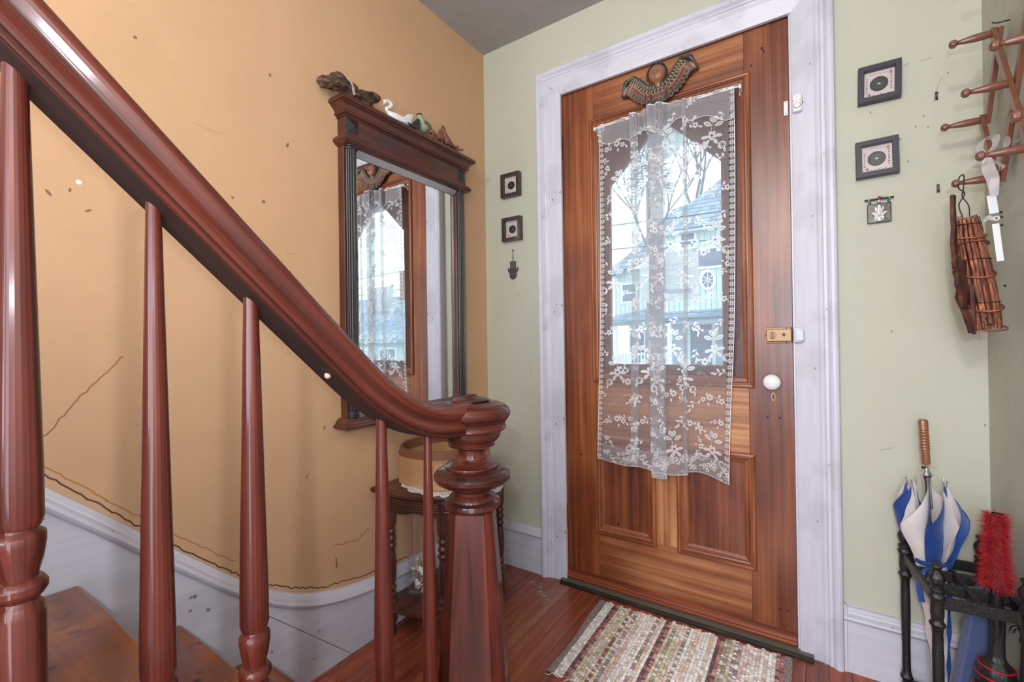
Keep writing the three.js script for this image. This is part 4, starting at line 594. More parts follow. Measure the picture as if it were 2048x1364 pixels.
// ------------------------------------------------------------------ carved cherub on the door
{
  const t = thing('cherub_carving', 'painted wood cherub head with spread green, tan and red feathered wings on the door', 'carving', null, [0.944, 2.243, 0.0005]);
  t.rotation.z = 4 * DEG;
  const green = mat(new THREE.Color(0.030, 0.045, 0.038), 0.4, { clearcoat: 0.3 }), tan = mat(new THREE.Color(0.34, 0.21, 0.13), 0.5), red = mat(new THREE.Color(0.19, 0.075, 0.065), 0.5), brown = mat(new THREE.Color(0.22, 0.12, 0.08), 0.5), backM = mat(new THREE.Color(0.05, 0.028, 0.02), 0.6), skin = mat(new THREE.Color(0.30, 0.125, 0.07), 0.42, { clearcoat: 0.3 });
  const top = new THREE.CatmullRomCurve3([[0, 0.006], [0.028, 0.008], [0.052, 0.024], [0.076, 0.055], [0.104, 0.080]].map((p) => V(p[0], p[1], 0)));
  // backing board
  const s = new THREE.Shape(); s.moveTo(0, -0.068); const half = [[0.035, -0.064], [0.078, -0.042], [0.112, -0.004], [0.140, 0.014], [0.158, 0.016], [0.158, 0.034], [0.142, 0.064], [0.115, 0.084], [0.098, 0.080], [0.08, 0.064], [0.055, 0.034], [0.03, 0.014]];
  for (const p of half) s.lineTo(...p); s.lineTo(0, 0.012); for (const p of [...half].reverse()) s.lineTo(-p[0], p[1]); s.lineTo(0, -0.068);
  part(t, 'wing_board', extrude(s, 0.012, 0.002).translate(0, 0, 0.002), backM);
  // one feather: a small dished tongue with a raised rim
  const feather = (len, wid, rim, mid) => { const g = lathe([[1.02, 0], [1, 0.0045], [0.88, 0.0066], [0.74, 0.0056], [0.55, 0.0030], [0.3, 0.0024], [0.0001, 0.0024]], 16).rotateX(Math.PI / 2); const p = g.attributes.position, c = new Float32Array(p.count * 3), A = new THREE.Color(...rim), B = new THREE.Color(...mid); for (let i = 0; i < p.count; i++) (Math.hypot(p.getX(i), p.getY(i)) > (rim[0] < 0.1 ? 0.5 : 0.68) ? A : B).toArray(c, i * 3); g.setAttribute('color', new THREE.BufferAttribute(c, 3)); g.scale(wid, len, 1); return g; };
  const fm = mat(0xffffff, 0.45, { vertexColors: true, clearcoat: 0.2 }), dk = [0.05, 0.03, 0.022];
  const gG = feather(0.0130, 0.0092, [0.035, 0.05, 0.045], [0.30, 0.20, 0.13]), gT = feather(0.0125, 0.0090, [0.42, 0.27, 0.17], dk), gR = feather(0.0130, 0.0094, [0.24, 0.095, 0.085], [0.10, 0.035, 0.03]), gB = feather(0.0150, 0.0094, [0.26, 0.15, 0.10], dk), gGr = feather(0.0150, 0.0094, [0.10, 0.13, 0.105], [0.04, 0.05, 0.045]);
  const rows = [[gG, 10, 0.004, 0], [gT, 10, 0.0235, 0.1], [gR, 11, 0.0435, 0], [gB, 12, 0.0625, 0.1]];
  for (const sx of [-1, 1]) rows.forEach(([g, n, off, sh], r) => {
    for (let i = 0; i < n; i++) {
      const u = (i + 0.5 + sh) / (n + 0.4), p = top.getPointAt(clamp(u, 0, 1)), tg = top.getTangentAt(clamp(u, 0, 1)), nrm = V(tg.y, -tg.x, 0), k = 1 - 0.16 * u;
      const f = part(t, 'feather', r === 3 && (i % 3 === 1) ? gGr : g, fm); f.position.set(sx * (p.x + nrm.x * off * k), p.y + nrm.y * off * k, 0.0178 - r * 0.0005); f.rotation.z = sx * (Math.atan2(nrm.y, nrm.x) + Math.PI / 2);
    }
  });
  // long flight feathers at the wing tips and dark leading edges
  for (const sx of [-1, 1]) {
    const lead = sdfMesh((x, y, z) => smin(sdCap(x, y, z, [sx * 0.100, 0.084, 0.018], [sx * 0.136, 0.070, 0.018], 0.006, 0.009), sdCap(x, y, z, [sx * 0.136, 0.070, 0.018], [sx * 0.163, 0.022, 0.014], 0.009, 0.003), 0.010), [sx * 0.132, 0.05, 0.016], 0.05, 44);
    part(t, 'leading_edge', lead, green);
    [[0.118, 0.044, 0.040, 0.75], [0.129, 0.040, 0.040, 0.62], [0.142, 0.044, 0.034, 0.55]].forEach(([x, y, l, a], i) => { const f = part(t, 'flight_feather', new THREE.SphereGeometry(1, 14, 8), i === 1 ? red : tan); f.scale.set(0.0075, l * 0.6, 0.0055); f.position.set(sx * x, y - 0.008, 0.0175); f.rotation.z = sx * a; });
  }
  // head: a round face with brow, eyes, nose, lips and chin
  const hy = 0.0525, R0 = 0.0385;
  const face = (x, y, z) => {
    let d = sdEll(x, y, z, [0, hy, 0.020], [R0 * 0.96, R0 * 1.02, 0.026]);
    d = smin(d, sdEll(x, y, z, [0, hy - 0.020, 0.032], [0.019, 0.013, 0.013]), 0.012);
    for (const s2 of [-1, 1]) { d = smin(d, sdEll(x, y, z, [s2 * 0.0165, hy - 0.010, 0.034], [0.011, 0.011, 0.009]), 0.008); d = Math.max(d, -sdEll(x, y, z, [s2 * 0.0125, hy + 0.004, 0.046], [0.0068, 0.0038, 0.006])); d = smin(d, sdEll(x, y, z, [s2 * 0.0125, hy + 0.0035, 0.0405], [0.0045, 0.003, 0.003]), 0.001); d = smin(d, sdCap(x, y, z, [s2 * 0.005, hy + 0.0105, 0.0435], [s2 * 0.019, hy + 0.0105, 0.0385], 0.0022, 0.0016), 0.004); }
    d = smin(d, sdCap(x, y, z, [0, hy + 0.008, 0.0435], [0, hy - 0.006, 0.0495], 0.0028, 0.0048), 0.006);
    d = Math.max(d, -sdEll(x, y, z, [0, hy - 0.0165, 0.050], [0.008, 0.0012, 0.006]));
    d = smin(d, sdEll(x, y, z, [0, hy - 0.0138, 0.0455], [0.0075, 0.0024, 0.003]), 0.002); d = smin(d, sdEll(x, y, z, [0, hy - 0.0192, 0.0450], [0.0062, 0.0026, 0.003]), 0.002);
    d = smin(d, sdCap(x, y, z, [0, hy - 0.03, 0.016], [0, hy - 0.05, 0.012], 0.015, 0.014), 0.008);
    return d;
  };
  part(t, 'face', sdfMesh(face, [0, hy - 0.006, 0.024], 0.052, 72), skin);
  for (const s2 of [-1, 1]) { const e = part(t, 'eye', new THREE.SphereGeometry(0.0026, 10, 8), M.black); e.position.set(s2 * 0.0125, hy + 0.0035, 0.0425); e.scale.set(1.2, 0.7, 0.5); }
  const lip = part(t, 'mouth', new THREE.SphereGeometry(1, 12, 8), mat(new THREE.Color(0.2, 0.04, 0.03), 0.4)); lip.scale.set(0.0055, 0.0012, 0.002); lip.position.set(0, hy - 0.0165, 0.0465);
  const hairM = mat(new THREE.Color(0.03, 0.02, 0.016), 0.5), hr = rng(3);
  for (let i = 0; i < 19; i++) { const a = -0.25 + (Math.PI + 0.5) * i / 18, c = part(t, 'hair_curl', new THREE.TorusGeometry(0.0044, 0.0034, 6, 12), hairM); c.position.set(Math.cos(a) * R0 * 0.97, hy + Math.sin(a) * R0 * 1.09, 0.022 + 0.004 * hr()); c.rotation.set(hr() * 0.8, hr() * 0.8, 0); }
}

// ------------------------------------------------------------------ lace curtain on its rod
{
  const rod = thing('curtain_rod', 'thin white curtain rod on small white brackets across the top of the glazed panel', 'curtain rod');
  part(rod, 'rod', moved(new THREE.CylinderGeometry(0.0035, 0.0035, 0.60, 12), 0.955, 2.141, 0.024, 0, 0, Math.PI / 2), M.whitePlastic);
  for (const x of [0.652, 1.257]) { const b = sub(rod, 'bracket'); part(b, 'bracket_plate', box(x - 0.008, x + 0.008, 2.125, 2.172, -0.030, -0.018, 'y', 0.002), M.whitePlastic); part(b, 'bracket_arm', box(x - 0.005, x + 0.005, 2.132, 2.148, -0.02, 0.026, 'y', 0.003), M.whitePlastic); part(b, 'bracket_screw', moved(new THREE.CylinderGeometry(0.003, 0.003, 0.004, 8), x, 2.162, -0.017, Math.PI / 2), M.darkMetal); }

  const LW = 1.0, LH = 1.56;
  const lace = (bg, srgb) => canvasTex(1280, 2048, (g, w, h) => {
    const kx = w / LW, ky = h / LH, R = rng(19);
    g.fillStyle = bg; g.fillRect(0, 0, w, h);
    g.fillStyle = 'rgba(150,150,150,0.22)'; for (let y = 0; y < h; y += 4) g.fillRect(0, y, w, 1); g.fillStyle = 'rgba(60,60,60,0.15)'; for (let x = 0; x < w; x += 4) g.fillRect(x, 0, 1, h);
    for (let i = 0; i < 240; i++) { g.fillStyle = `rgba(130,130,130,${0.1 + 0.15 * R()})`; g.fillRect(0, R() * h, w, 1 + R()); }
    const on = '#ffffff', off = '#181818';
    const S = (x, y, a, k, f) => { g.save(); g.translate(x * kx, y * ky); g.scale(kx * k, ky * k); g.rotate(a); f(); g.restore(); };
    const petal = (a, len, wid) => { g.save(); g.rotate(a); g.beginPath(); g.moveTo(0, 0); g.bezierCurveTo(wid, len * 0.3, wid, len * 0.8, 0, len); g.bezierCurveTo(-wid, len * 0.8, -wid, len * 0.3, 0, 0); g.fill(); g.restore(); };
    const leaf = (x, y, a, len, wid, slit) => { g.save(); g.translate(x, y); g.rotate(a); g.fillStyle = on; petal(0, len, wid); if (slit) { g.strokeStyle = off; g.lineWidth = 0.0009; g.beginPath(); g.moveTo(0, len * 0.25); g.lineTo(0, len * 0.75); g.stroke(); } g.restore(); };
    const eye = (r) => { g.fillStyle = on; g.beginPath(); g.arc(0, 0, r * 1.6, 0, 6.3); g.fill(); g.fillStyle = off; g.beginPath(); g.arc(0, 0, r, 0, 6.3); g.fill(); };
    const flower = (n, r) => { g.fillStyle = on; for (let i = 0; i < n; i++) petal(i * 6.2832 / n, r, r * (n > 6 ? 0.30 : 0.46)); g.fillStyle = off; g.beginPath(); g.arc(0, 0, r * 0.22, 0, 6.3); g.fill(); g.fillStyle = '#bbb'; g.beginPath(); g.arc(0, 0, r * 0.09, 0, 6.3); g.fill(); };
    const rose = (r) => { g.fillStyle = on; for (let i = 0; i < 8; i++) { g.beginPath(); g.arc(Math.cos(i * 0.785) * r * 0.72, Math.sin(i * 0.785) * r * 0.72, r * 0.4, 0, 6.3); g.fill(); } g.beginPath(); g.arc(0, 0, r * 0.8, 0, 6.3); g.fill(); g.strokeStyle = off; g.lineWidth = r * 0.12; g.beginPath(); g.arc(0, 0, r * 0.62, 0.3, 5.6); g.stroke(); g.beginPath(); g.arc(r * 0.06, 0, r * 0.34, 1.2, 6.8); g.stroke(); g.beginPath(); g.arc(0, 0, r * 0.1, 0, 6.3); g.stroke(); };
    const stem = (pts) => { g.strokeStyle = on; g.lineWidth = 0.0016; g.beginPath(); g.moveTo(...pts[0]); g.quadraticCurveTo(...pts[1], ...pts[2]); g.stroke(); };
    const sprig = () => { stem([[0, 0], [0.004, 0.02], [-0.006, 0.045]]); [[0.004, 0.004, -0.75, 0.019], [0.003, 0.014, 0.85, 0.021], [0.001, 0.026, -0.7, 0.020], [-0.002, 0.036, 0.75, 0.018]].forEach((q) => leaf(q[0], q[1], q[2], q[3], 0.0062)); leaf(-0.006, 0.044, 0.15, 0.020, 0.006); };
    const bouquet = () => { stem([[0, -0.045], [0.008, -0.02], [0, 0]]); for (const [x, y, a, l] of [[-0.004, -0.03, 1.9, 0.030], [0.004, -0.032, -2.0, 0.030], [-0.002, -0.04, 2.7, 0.024], [0.003, -0.042, -2.9, 0.022]]) leaf(x, y, a, l, 0.0095, 1); for (const [x, y, a, l] of [[-0.008, 0.0, 1.5, 0.026], [0.008, 0.002, -1.4, 0.027], [-0.006, 0.010, 0.7, 0.024], [0.007, 0.012, -0.55, 0.022]]) leaf(x, y, a, l, 0.0075); flower(5, 0.0165); stem([[0.004, 0.012], [0.02, 0.02], [0.034, 0.036]]); stem([[-0.004, 0.012], [-0.016, 0.03], [-0.034, 0.03]]); g.save(); g.translate(0.036, 0.038); flower(8, 0.0145); g.restore(); g.save(); g.translate(-0.036, 0.033); rose(0.0115); g.restore(); leaf(-0.024, 0.03, 0.5, 0.017, 0.006); leaf(0.022, 0.026, 0.3, 0.017, 0.006); leaf(-0.044, 0.04, 0.2, 0.016, 0.005); leaf(0.046, 0.03, -1.6, 0.016, 0.005); };
    const trail = () => { for (let i = 0; i < 3; i++) { g.save(); g.translate(-0.012 + i * 0.0105, -i * 0.003 - (i === 1 ? 0.003 : 0)); eye(0.0026 + 0.0006 * i); g.restore(); } for (let i = 0; i < 5; i++) { g.fillStyle = on; g.beginPath(); g.arc(-0.018 - 0.002 * i, 0.004 + i * 0.004, 0.0011, 0, 6.3); g.fill(); } };
    const daisyVine = () => { stem([[-0.04, 0.012], [-0.01, -0.012], [0.02, 0.006]]); g.save(); g.translate(-0.04, 0.012); flower(5, 0.011); g.restore(); flower(6, 0.0125); g.save(); g.translate(0.024, 0.008); flower(5, 0.010); g.restore(); for (const [x, y, a] of [[-0.028, 0.002, 2.6], [-0.022, 0.006, 0.4], [0.012, -0.002, 2.9], [0.034, 0.012, -0.6], [-0.05, 0.016, 1.2], [0.006, 0.016, 0.1]]) leaf(x, y, a, 0.014, 0.005); };
    const rows = 7, cells = [[0.085, 0.09], [0.205, 0.13], [0.33, 0.07], [0.45, 0.12], [0.57, 0.09], [0.69, 0.12], [0.81, 0.08], [0.92, 0.12]];
    for (let j = 0; j < rows; j++) for (let i = 0; i < cells.length; i++) {
      const x = cells[i][0] + (R() - 0.5) * 0.03, y = cells[i][1] + j * 0.212 + (R() - 0.5) * 0.03 + (i % 2) * 0.05, f = i > 2 ? -1 : 1;
      S(x, y, (R() - 0.5) * 0.3, 1.25, () => { g.scale(f, 1); (i + j) % 2 ? bouquet() : daisyVine(); });
      S(x + 0.055 * f, y + 0.105, (R() - 0.5) * 0.8, 1, () => { g.scale(f, 1); (i + j) % 2 ? trail() : sprig(); });
      S(x - 0.05 * f, y + 0.10, R() * 2, 1.0, () => { g.scale(f, 1); (i + j) % 3 ? sprig() : daisyVine(); });
      S(x - 0.02, y + 0.15, 0, 0.8, () => trail());
    }
    // borders
    for (const x of [0.0125, LW - 0.0125]) { g.fillStyle = 'rgba(210,210,210,0.5)'; g.fillRect((x - 0.011) * kx, 0, 0.022 * kx, h); g.fillStyle = on; g.fillRect((x < 0.5 ? 0 : LW - 0.0035) * kx, 0, 0.0035 * kx, h); for (let y = 0.01; y < LH; y += 0.0255) { for (const o of [-0.0085, 0.0085]) { g.fillStyle = 'rgba(20,20,20,0.9)'; g.fillRect((x + o) * kx - 4, (y + 0.0127) * ky - 5, 8, 10); } S(x, y, 0.785, 1, () => flower(4, 0.0095)); } }
    // hem
    const hy = (LH - 0.075) * ky; g.fillStyle = 'rgba(205,205,205,0.55)'; g.fillRect(0, hy, w, h); g.fillStyle = on; for (let i = 0; i < 90; i++) S(R() * LW, LH - 0.065 + 0.05 * R(), R() * 6, 0.7, () => R() < 0.5 ? sprig() : flower(5, 0.014)); g.fillStyle = 'rgba(255,255,255,0.7)'; g.fillRect(0, hy, w, 3); g.fillRect(0, h - 5, w, 5);
  }, srgb);
  const alpha = lace('rgb(92,92,92)', false), tint = lace('rgb(214,212,216)', true), dense = lace('rgb(150,150,150)', false);
  // white cloth; tint map greys the mesh to imitate its dim see-through tone
  const laceM = mat(0xf6f6f8, 0.9, { map: tint, alphaMap: alpha, transparent: true, side: THREE.DoubleSide, transmission: 0.5, thickness: 0 });
  const headM = mat(0xf6f6f8, 0.9, { map: tint, alphaMap: dense, transparent: true, side: THREE.DoubleSide, transmission: 0.45, thickness: 0 });
  // plan of the cloth: flat fields joined by z-folds
  const plan = [[0.671, 0.016], [0.72, 0.019], [0.78, 0.020], [0.854, 0.026], [0.858, 0.030], [0.828, 0.034], [0.824, 0.038], [0.85, 0.038], [0.875, 0.033], [0.93, 0.028], [0.963, 0.030], [0.968, 0.036], [0.905, 0.041], [0.900, 0.045], [0.93, 0.048], [0.962, 0.050], [0.966, 0.054], [0.912, 0.057], [0.908, 0.060], [0.955, 0.056], [0.99, 0.040], [1.04, 0.026], [1.058, 0.030], [1.055, 0.036], [1.043, 0.036], [1.045, 0.030], [1.10, 0.021], [1.16, 0.020], [1.236, 0.016]].map(([x, z]) => V(x, 0, z));
  const c = new THREE.CatmullRomCurve3(plan, false, 'centripetal', 0.3), N = 150, len = c.getLength();
  const topY = 2.147, botY = 0.600;
  const cloth = (u, v, y0, y1, dz, ph) => {       // u along the cloth, v = 0 at the hem .. 1 at the rod
    const p = c.getPointAt(u), y = lerp(y0, y1, v), t = (topY - y) / (topY - botY);
    const gather = Math.exp(-t * 7), mid = sstep(0.08, 0.25, u) * sstep(0.80, 0.62, u);
    let x = p.x, z = p.z + dz + gather * 0.012 * mid * Math.sin(u * 105 + ph) + 0.0022 * Math.sin(u * 23 + t * 4) * t + gather * 0.003 * Math.sin(u * 60 + 1 + ph);
    x = x - 0.955; x *= 1 - 0.075 * t * t * sstep(0.3, 1, u) ; x += 0.955 - 0.026 * t * t * sstep(0.5, 0, u) + 0.006 * t * Math.sin(t * 5 + u * 2) - 0.022 * sstep(0.55, 1, t) * sstep(0.6, 1, u);
    const hem = (0.014 * Math.sin(u * 9 + 0.6) + 0.010 * Math.sin(u * 21 + 2)) * sstep(0.75, 1, t) - 0.003 * u * sstep(0.75, 1, t);
    return V(x, y + hem, Math.max(z, 0.0145));
  };
  const cur = thing('lace_curtain', 'white floral lace curtain gathered on the rod over the door glass', 'curtain');
  part(cur, 'lace_panel', grid(N * 2, 90, (u, v) => cloth(u, v, botY, topY, 0, 0), (u, v) => [u, v]), laceM);
  // folded-over heading with a scalloped lower edge
  const sc = (u) => 2.052 + 0.018 * Math.cos(u * 16) + 0.012 * Math.cos(u * 41 + 1);
  part(cur, 'valance', grid(N * 2, 14, (u, v) => cloth(u, v, sc(u), topY + 0.004, 0.006, 0.7), (u, v) => [u * 0.99 + 0.004, lerp(0.40, 0.463, v)]), headM, 'scalloped lace heading');
  part(cur, 'valance_edge', tube(Array.from({ length: 60 }, (_, i) => cloth(i / 59, 0, sc(i / 59), topY, 0.0065, 0.7)), 0.0012, 180, 5), mat(0xf4f4f6, 0.8));
  part(cur, 'heading_ruffle', tube(Array.from({ length: 90 }, (_, i) => cloth(i / 89, 1, botY, topY, 0.001, 0).add(V(0, 0.001 + 0.003 * Math.sin(i * 2.1) ** 2, 0.002 * Math.sin(i * 1.3)))), 0.003, 260, 6), mat(0xf0f0f3, 0.85));
  for (const u of [0.002, 0.998]) part(cur, 'selvedge', tube(Array.from({ length: 40 }, (_, i) => cloth(u, i / 39, botY, topY, 0.0, 0)), 0.0014, 80, 5), mat(0xf4f4f6, 0.8));
}
// paper notice on the outside of the glass, its print showing through in reverse
{
  const paper = canvasTex(512, 440, (g, w, h) => { g.fillStyle = '#f1f6fa'; g.fillRect(0, 0, w, h); g.fillStyle = '#aeb6d0'; g.font = '34px sans-serif'; g.textAlign = 'center'; g.fillText('Howdy, thank you', w / 2, 120); g.font = '22px sans-serif'; g.fillText('for your support', w / 2, 160); g.fillStyle = '#d7dcec'; for (let i = 0; i < 4; i++) g.fillRect(70, 205 + i * 30, w - 140, 7); g.fillStyle = '#c9cde6'; g.fillRect(60, 330, w - 150, 46); });
  const t = thing('paper_notice', 'white paper notice taped outside the door glass, print seen in reverse', 'notice');
  part(t, 'sheet', moved(new THREE.PlaneGeometry(0.248, 0.212), 0.958, 1.436, -0.0495, 0, Math.PI), mat(0xffffff, 0.9, { map: paper, side: THREE.DoubleSide, transmission: 0.55, thickness: 0 }));
  for (const x of [0.845, 1.07]) part(t, 'tape', box(x - 0.012, x + 0.012, 1.535, 1.55, -0.0515, -0.050, 'x', 0), mat(0xdde6ea, 0.5));
}

// ------------------------------------------------------------------ accordion peg rack on the right wall
{
  const t = thing('peg_rack', 'reddish wood accordion peg rack on the right wall beside the door', 'coat rack');
  const zc = (k) => 0.12 + 0.115 * k, yr = [1.976, 1.787, 1.586];        // joints: rows of pegs
  const slat = (a, b, xo) => { const d = V(0, b[1] - a[1], b[0] - a[0]), L = d.length() + 0.024, m = part(t, 'slat', box(-0.0055, 0.0055, -L / 2, L / 2, -0.0105, 0.0105, 'y', 0.0015), M.rackWood); m.position.set(xo, (a[1] + b[1]) / 2, (a[0] + b[0]) / 2); m.rotation.x = Math.atan2(d.z, d.y); };
  const F = W - 0.030, Bk = W - 0.018, P = (k, r) => [zc(k), yr[r]];
  slat(P(0, 1), P(1, 2), F); slat(P(1, 0), P(3, 2), F); slat(P(3, 0), P(5, 2), F); slat(P(5, 0), P(7, 2), F);
  slat(P(1, 0), P(0, 1), Bk); slat(P(3, 0), P(1, 2), Bk); slat(P(5, 0), P(3, 2), Bk); slat(P(7, 0), P(5, 2), Bk);
  const pegG = crease(lathe(smoothPts([[0.0001, 0.084], [0.0062, 0.0825], [0.0102, 0.0785], [0.0112, 0.074], [0.0098, 0.0692], [0.006, 0.0665], [0.0058, 0.063], [0.0075, 0.052], [0.0098, 0.034], [0.0104, 0.02], [0.0098, 0.006], [0.009, 0], [0.0001, -0.004]].reverse(), 3), 24), 0.9).rotateZ(Math.PI / 2);
  for (const [k, r] of [[0, 1], [1, 0], [1, 2], [2, 1], [3, 0], [3, 2], [4, 1], [5, 0], [5, 2], [6, 1]]) { const p = part(t, 'peg', pegG, M.rackWood); p.position.set(F - 0.005, yr[r], zc(k)); }
  part(t, 'mounting_nail', tube([[W, 1.997, 0.24], [W - 0.03, 1.999, 0.242], [W - 0.034, 2.003, 0.242]], 0.002, 6, 6), M.darkMetal);
}
// twig bundle hanging by a wire from the lowest left peg
{
  const t = thing('twig_bundle', 'bundle of brown twigs with wooden cutouts hanging by black wire from a peg', 'ornament');
  const R = rng(61), zc = 0.262, A = V(1.832, 1.478, zc), B = V(1.872, 1.178, zc + 0.01), ax = B.clone().sub(A);
  const brown = [0x6b4230, 0x7d523b, 0x573425, 0x8a604a].map((c) => mat(c, 0.7, { map: retile(T.bark, 0.05, 0.12), color: new THREE.Color(c).lerp(new THREE.Color(0.16, 0.13, 0.115), 0.6).multiplyScalar(17) }));
  for (let i = 0; i < 26; i++) {
    const a = i < 16 ? i / 16 * 6.283 : R() * 6.283, r = i < 16 ? 0.0235 : 0.012 * R() + 0.004, tw = 0.35 * (R() - 0.3), pts = [], s0 = -0.02 + 0.05 * R(), s1 = 0.9 + 0.12 * R();
    for (let k = 0; k <= 5; k++) { const s = lerp(s0, s1, k / 5), aa = a + tw * s * 2, rr = r * (0.9 + 0.25 * Math.sin(Math.PI * s)) + 0.003 * (R() - 0.5); pts.push(A.clone().addScaledVector(ax, s).add(V(Math.cos(aa) * rr, 0.002 * R(), Math.sin(aa) * rr))); }
    part(t, 'twig', tube(pts, 0.0033 + 0.0022 * R(), 14, 6), brown[i % 4]);
  }
  const band = (s, tilt, r, m, rad, n = 'vine_binding') => part(t, n, tube(Array.from({ length: 15 }, (_, k) => { const a = k / 14 * 6.283 * 1.0; return A.clone().addScaledVector(ax, s + tilt * Math.sin(a)).add(V(Math.cos(a) * r, 0, Math.sin(a) * r)); }), rad, 40, 6), m);
  band(0.16, 0.03, 0.0325, brown[1], 0.0022); band(0.24, -0.02, 0.0335, brown[2], 0.0022); band(0.5, 0.05, 0.034, brown[0], 0.0025); band(0.80, 0.05, 0.034, brown[1], 0.0028); band(0.99, 0.03, 0.033, brown[2], 0.002);
  band(0.38, 0.0, 0.032, M.black, 0.0011, 'binding_wire'); band(0.76, 0.01, 0.032, M.black, 0.0011, 'binding_wire'); band(0.05, 0.01, 0.028, M.black, 0.0011, 'binding_wire');
  const ty = 1.586 + 0.0085; part(t, 'hanging_wire', tube([[1.826, 1.484, zc], [1.819, 1.52, zc + 0.002], [1.829, 1.545, zc + 0.01], [1.822, 1.57, 0.247], [1.826, ty + 0.007, 0.236], [1.832, ty + 0.014, 0.232], [1.833, ty + 0.004, 0.248], [1.83, 1.56, 0.252], [1.826, 1.542, zc], [1.838, 1.515, zc], [1.84, 1.484, zc]], 0.0015, 60, 6), M.black);
  // silhouettes sawn from thin board, seen almost edge on
  const boardM = mat(0x4a2c20, 0.6, { map: retile(T.dark, 0.1, 0.2), color: new THREE.Color(1.5, 1.5, 1.5) }), edgeM = M.white;
  const cut = (pts, pos, ry, rz, n) => { const s = new THREE.Shape(pts.map((p) => new THREE.Vector2(p[0], p[1]))); const m = part(t, n, extrude(s, 0.007, 0.0008), boardM); m.position.set(...pos); m.rotation.set(0, ry, rz); return m; };
  cut([[0, 0], [0.012, 0.004], [0.016, 0.05], [0.010, 0.07], [0.018, 0.10], [0.008, 0.17], [0.012, 0.20], [-0.004, 0.20], [-0.008, 0.15], [-0.004, 0.11], [-0.014, 0.07], [-0.006, 0.04]], [1.800, 1.342, 0.285], 1.15, 0.02, 'wood_cutout');
  cut([[0, 0], [0.03, 0.01], [0.04, 0.05], [0.03, 0.09], [0.035, 0.12], [0.01, 0.13], [-0.01, 0.10], [0.0, 0.06], [-0.012, 0.03]], [1.812, 1.235, 0.29], 0.75, 0.12, 'wood_cutout');
  cut([[0, 0], [0.012, 0.02], [0.006, 0.035], [0.02, 0.05], [0.014, 0.07], [0.026, 0.09], [0.018, 0.115], [0.028, 0.14], [0.018, 0.16], [0.004, 0.168], [-0.008, 0.15], [-0.004, 0.12], [-0.014, 0.09], [-0.006, 0.06], [-0.012, 0.03]], [1.818, 1.212, 0.30], 0.95, 0.30, 'wood_cutout');
  cut([[0, 0], [0.016, 0.004], [0.014, 0.06], [0.0, 0.065]], [1.826, 1.168, 0.30], 0.7, 0.35, 'wood_cutout');
  cut([[0, 0], [0.01, 0.02], [0.004, 0.05], [0.012, 0.09], [0.006, 0.13], [-0.006, 0.10], [-0.002, 0.05]], [1.834, 1.165, 0.295], 1.2, 0.12, 'wood_cutout');
}
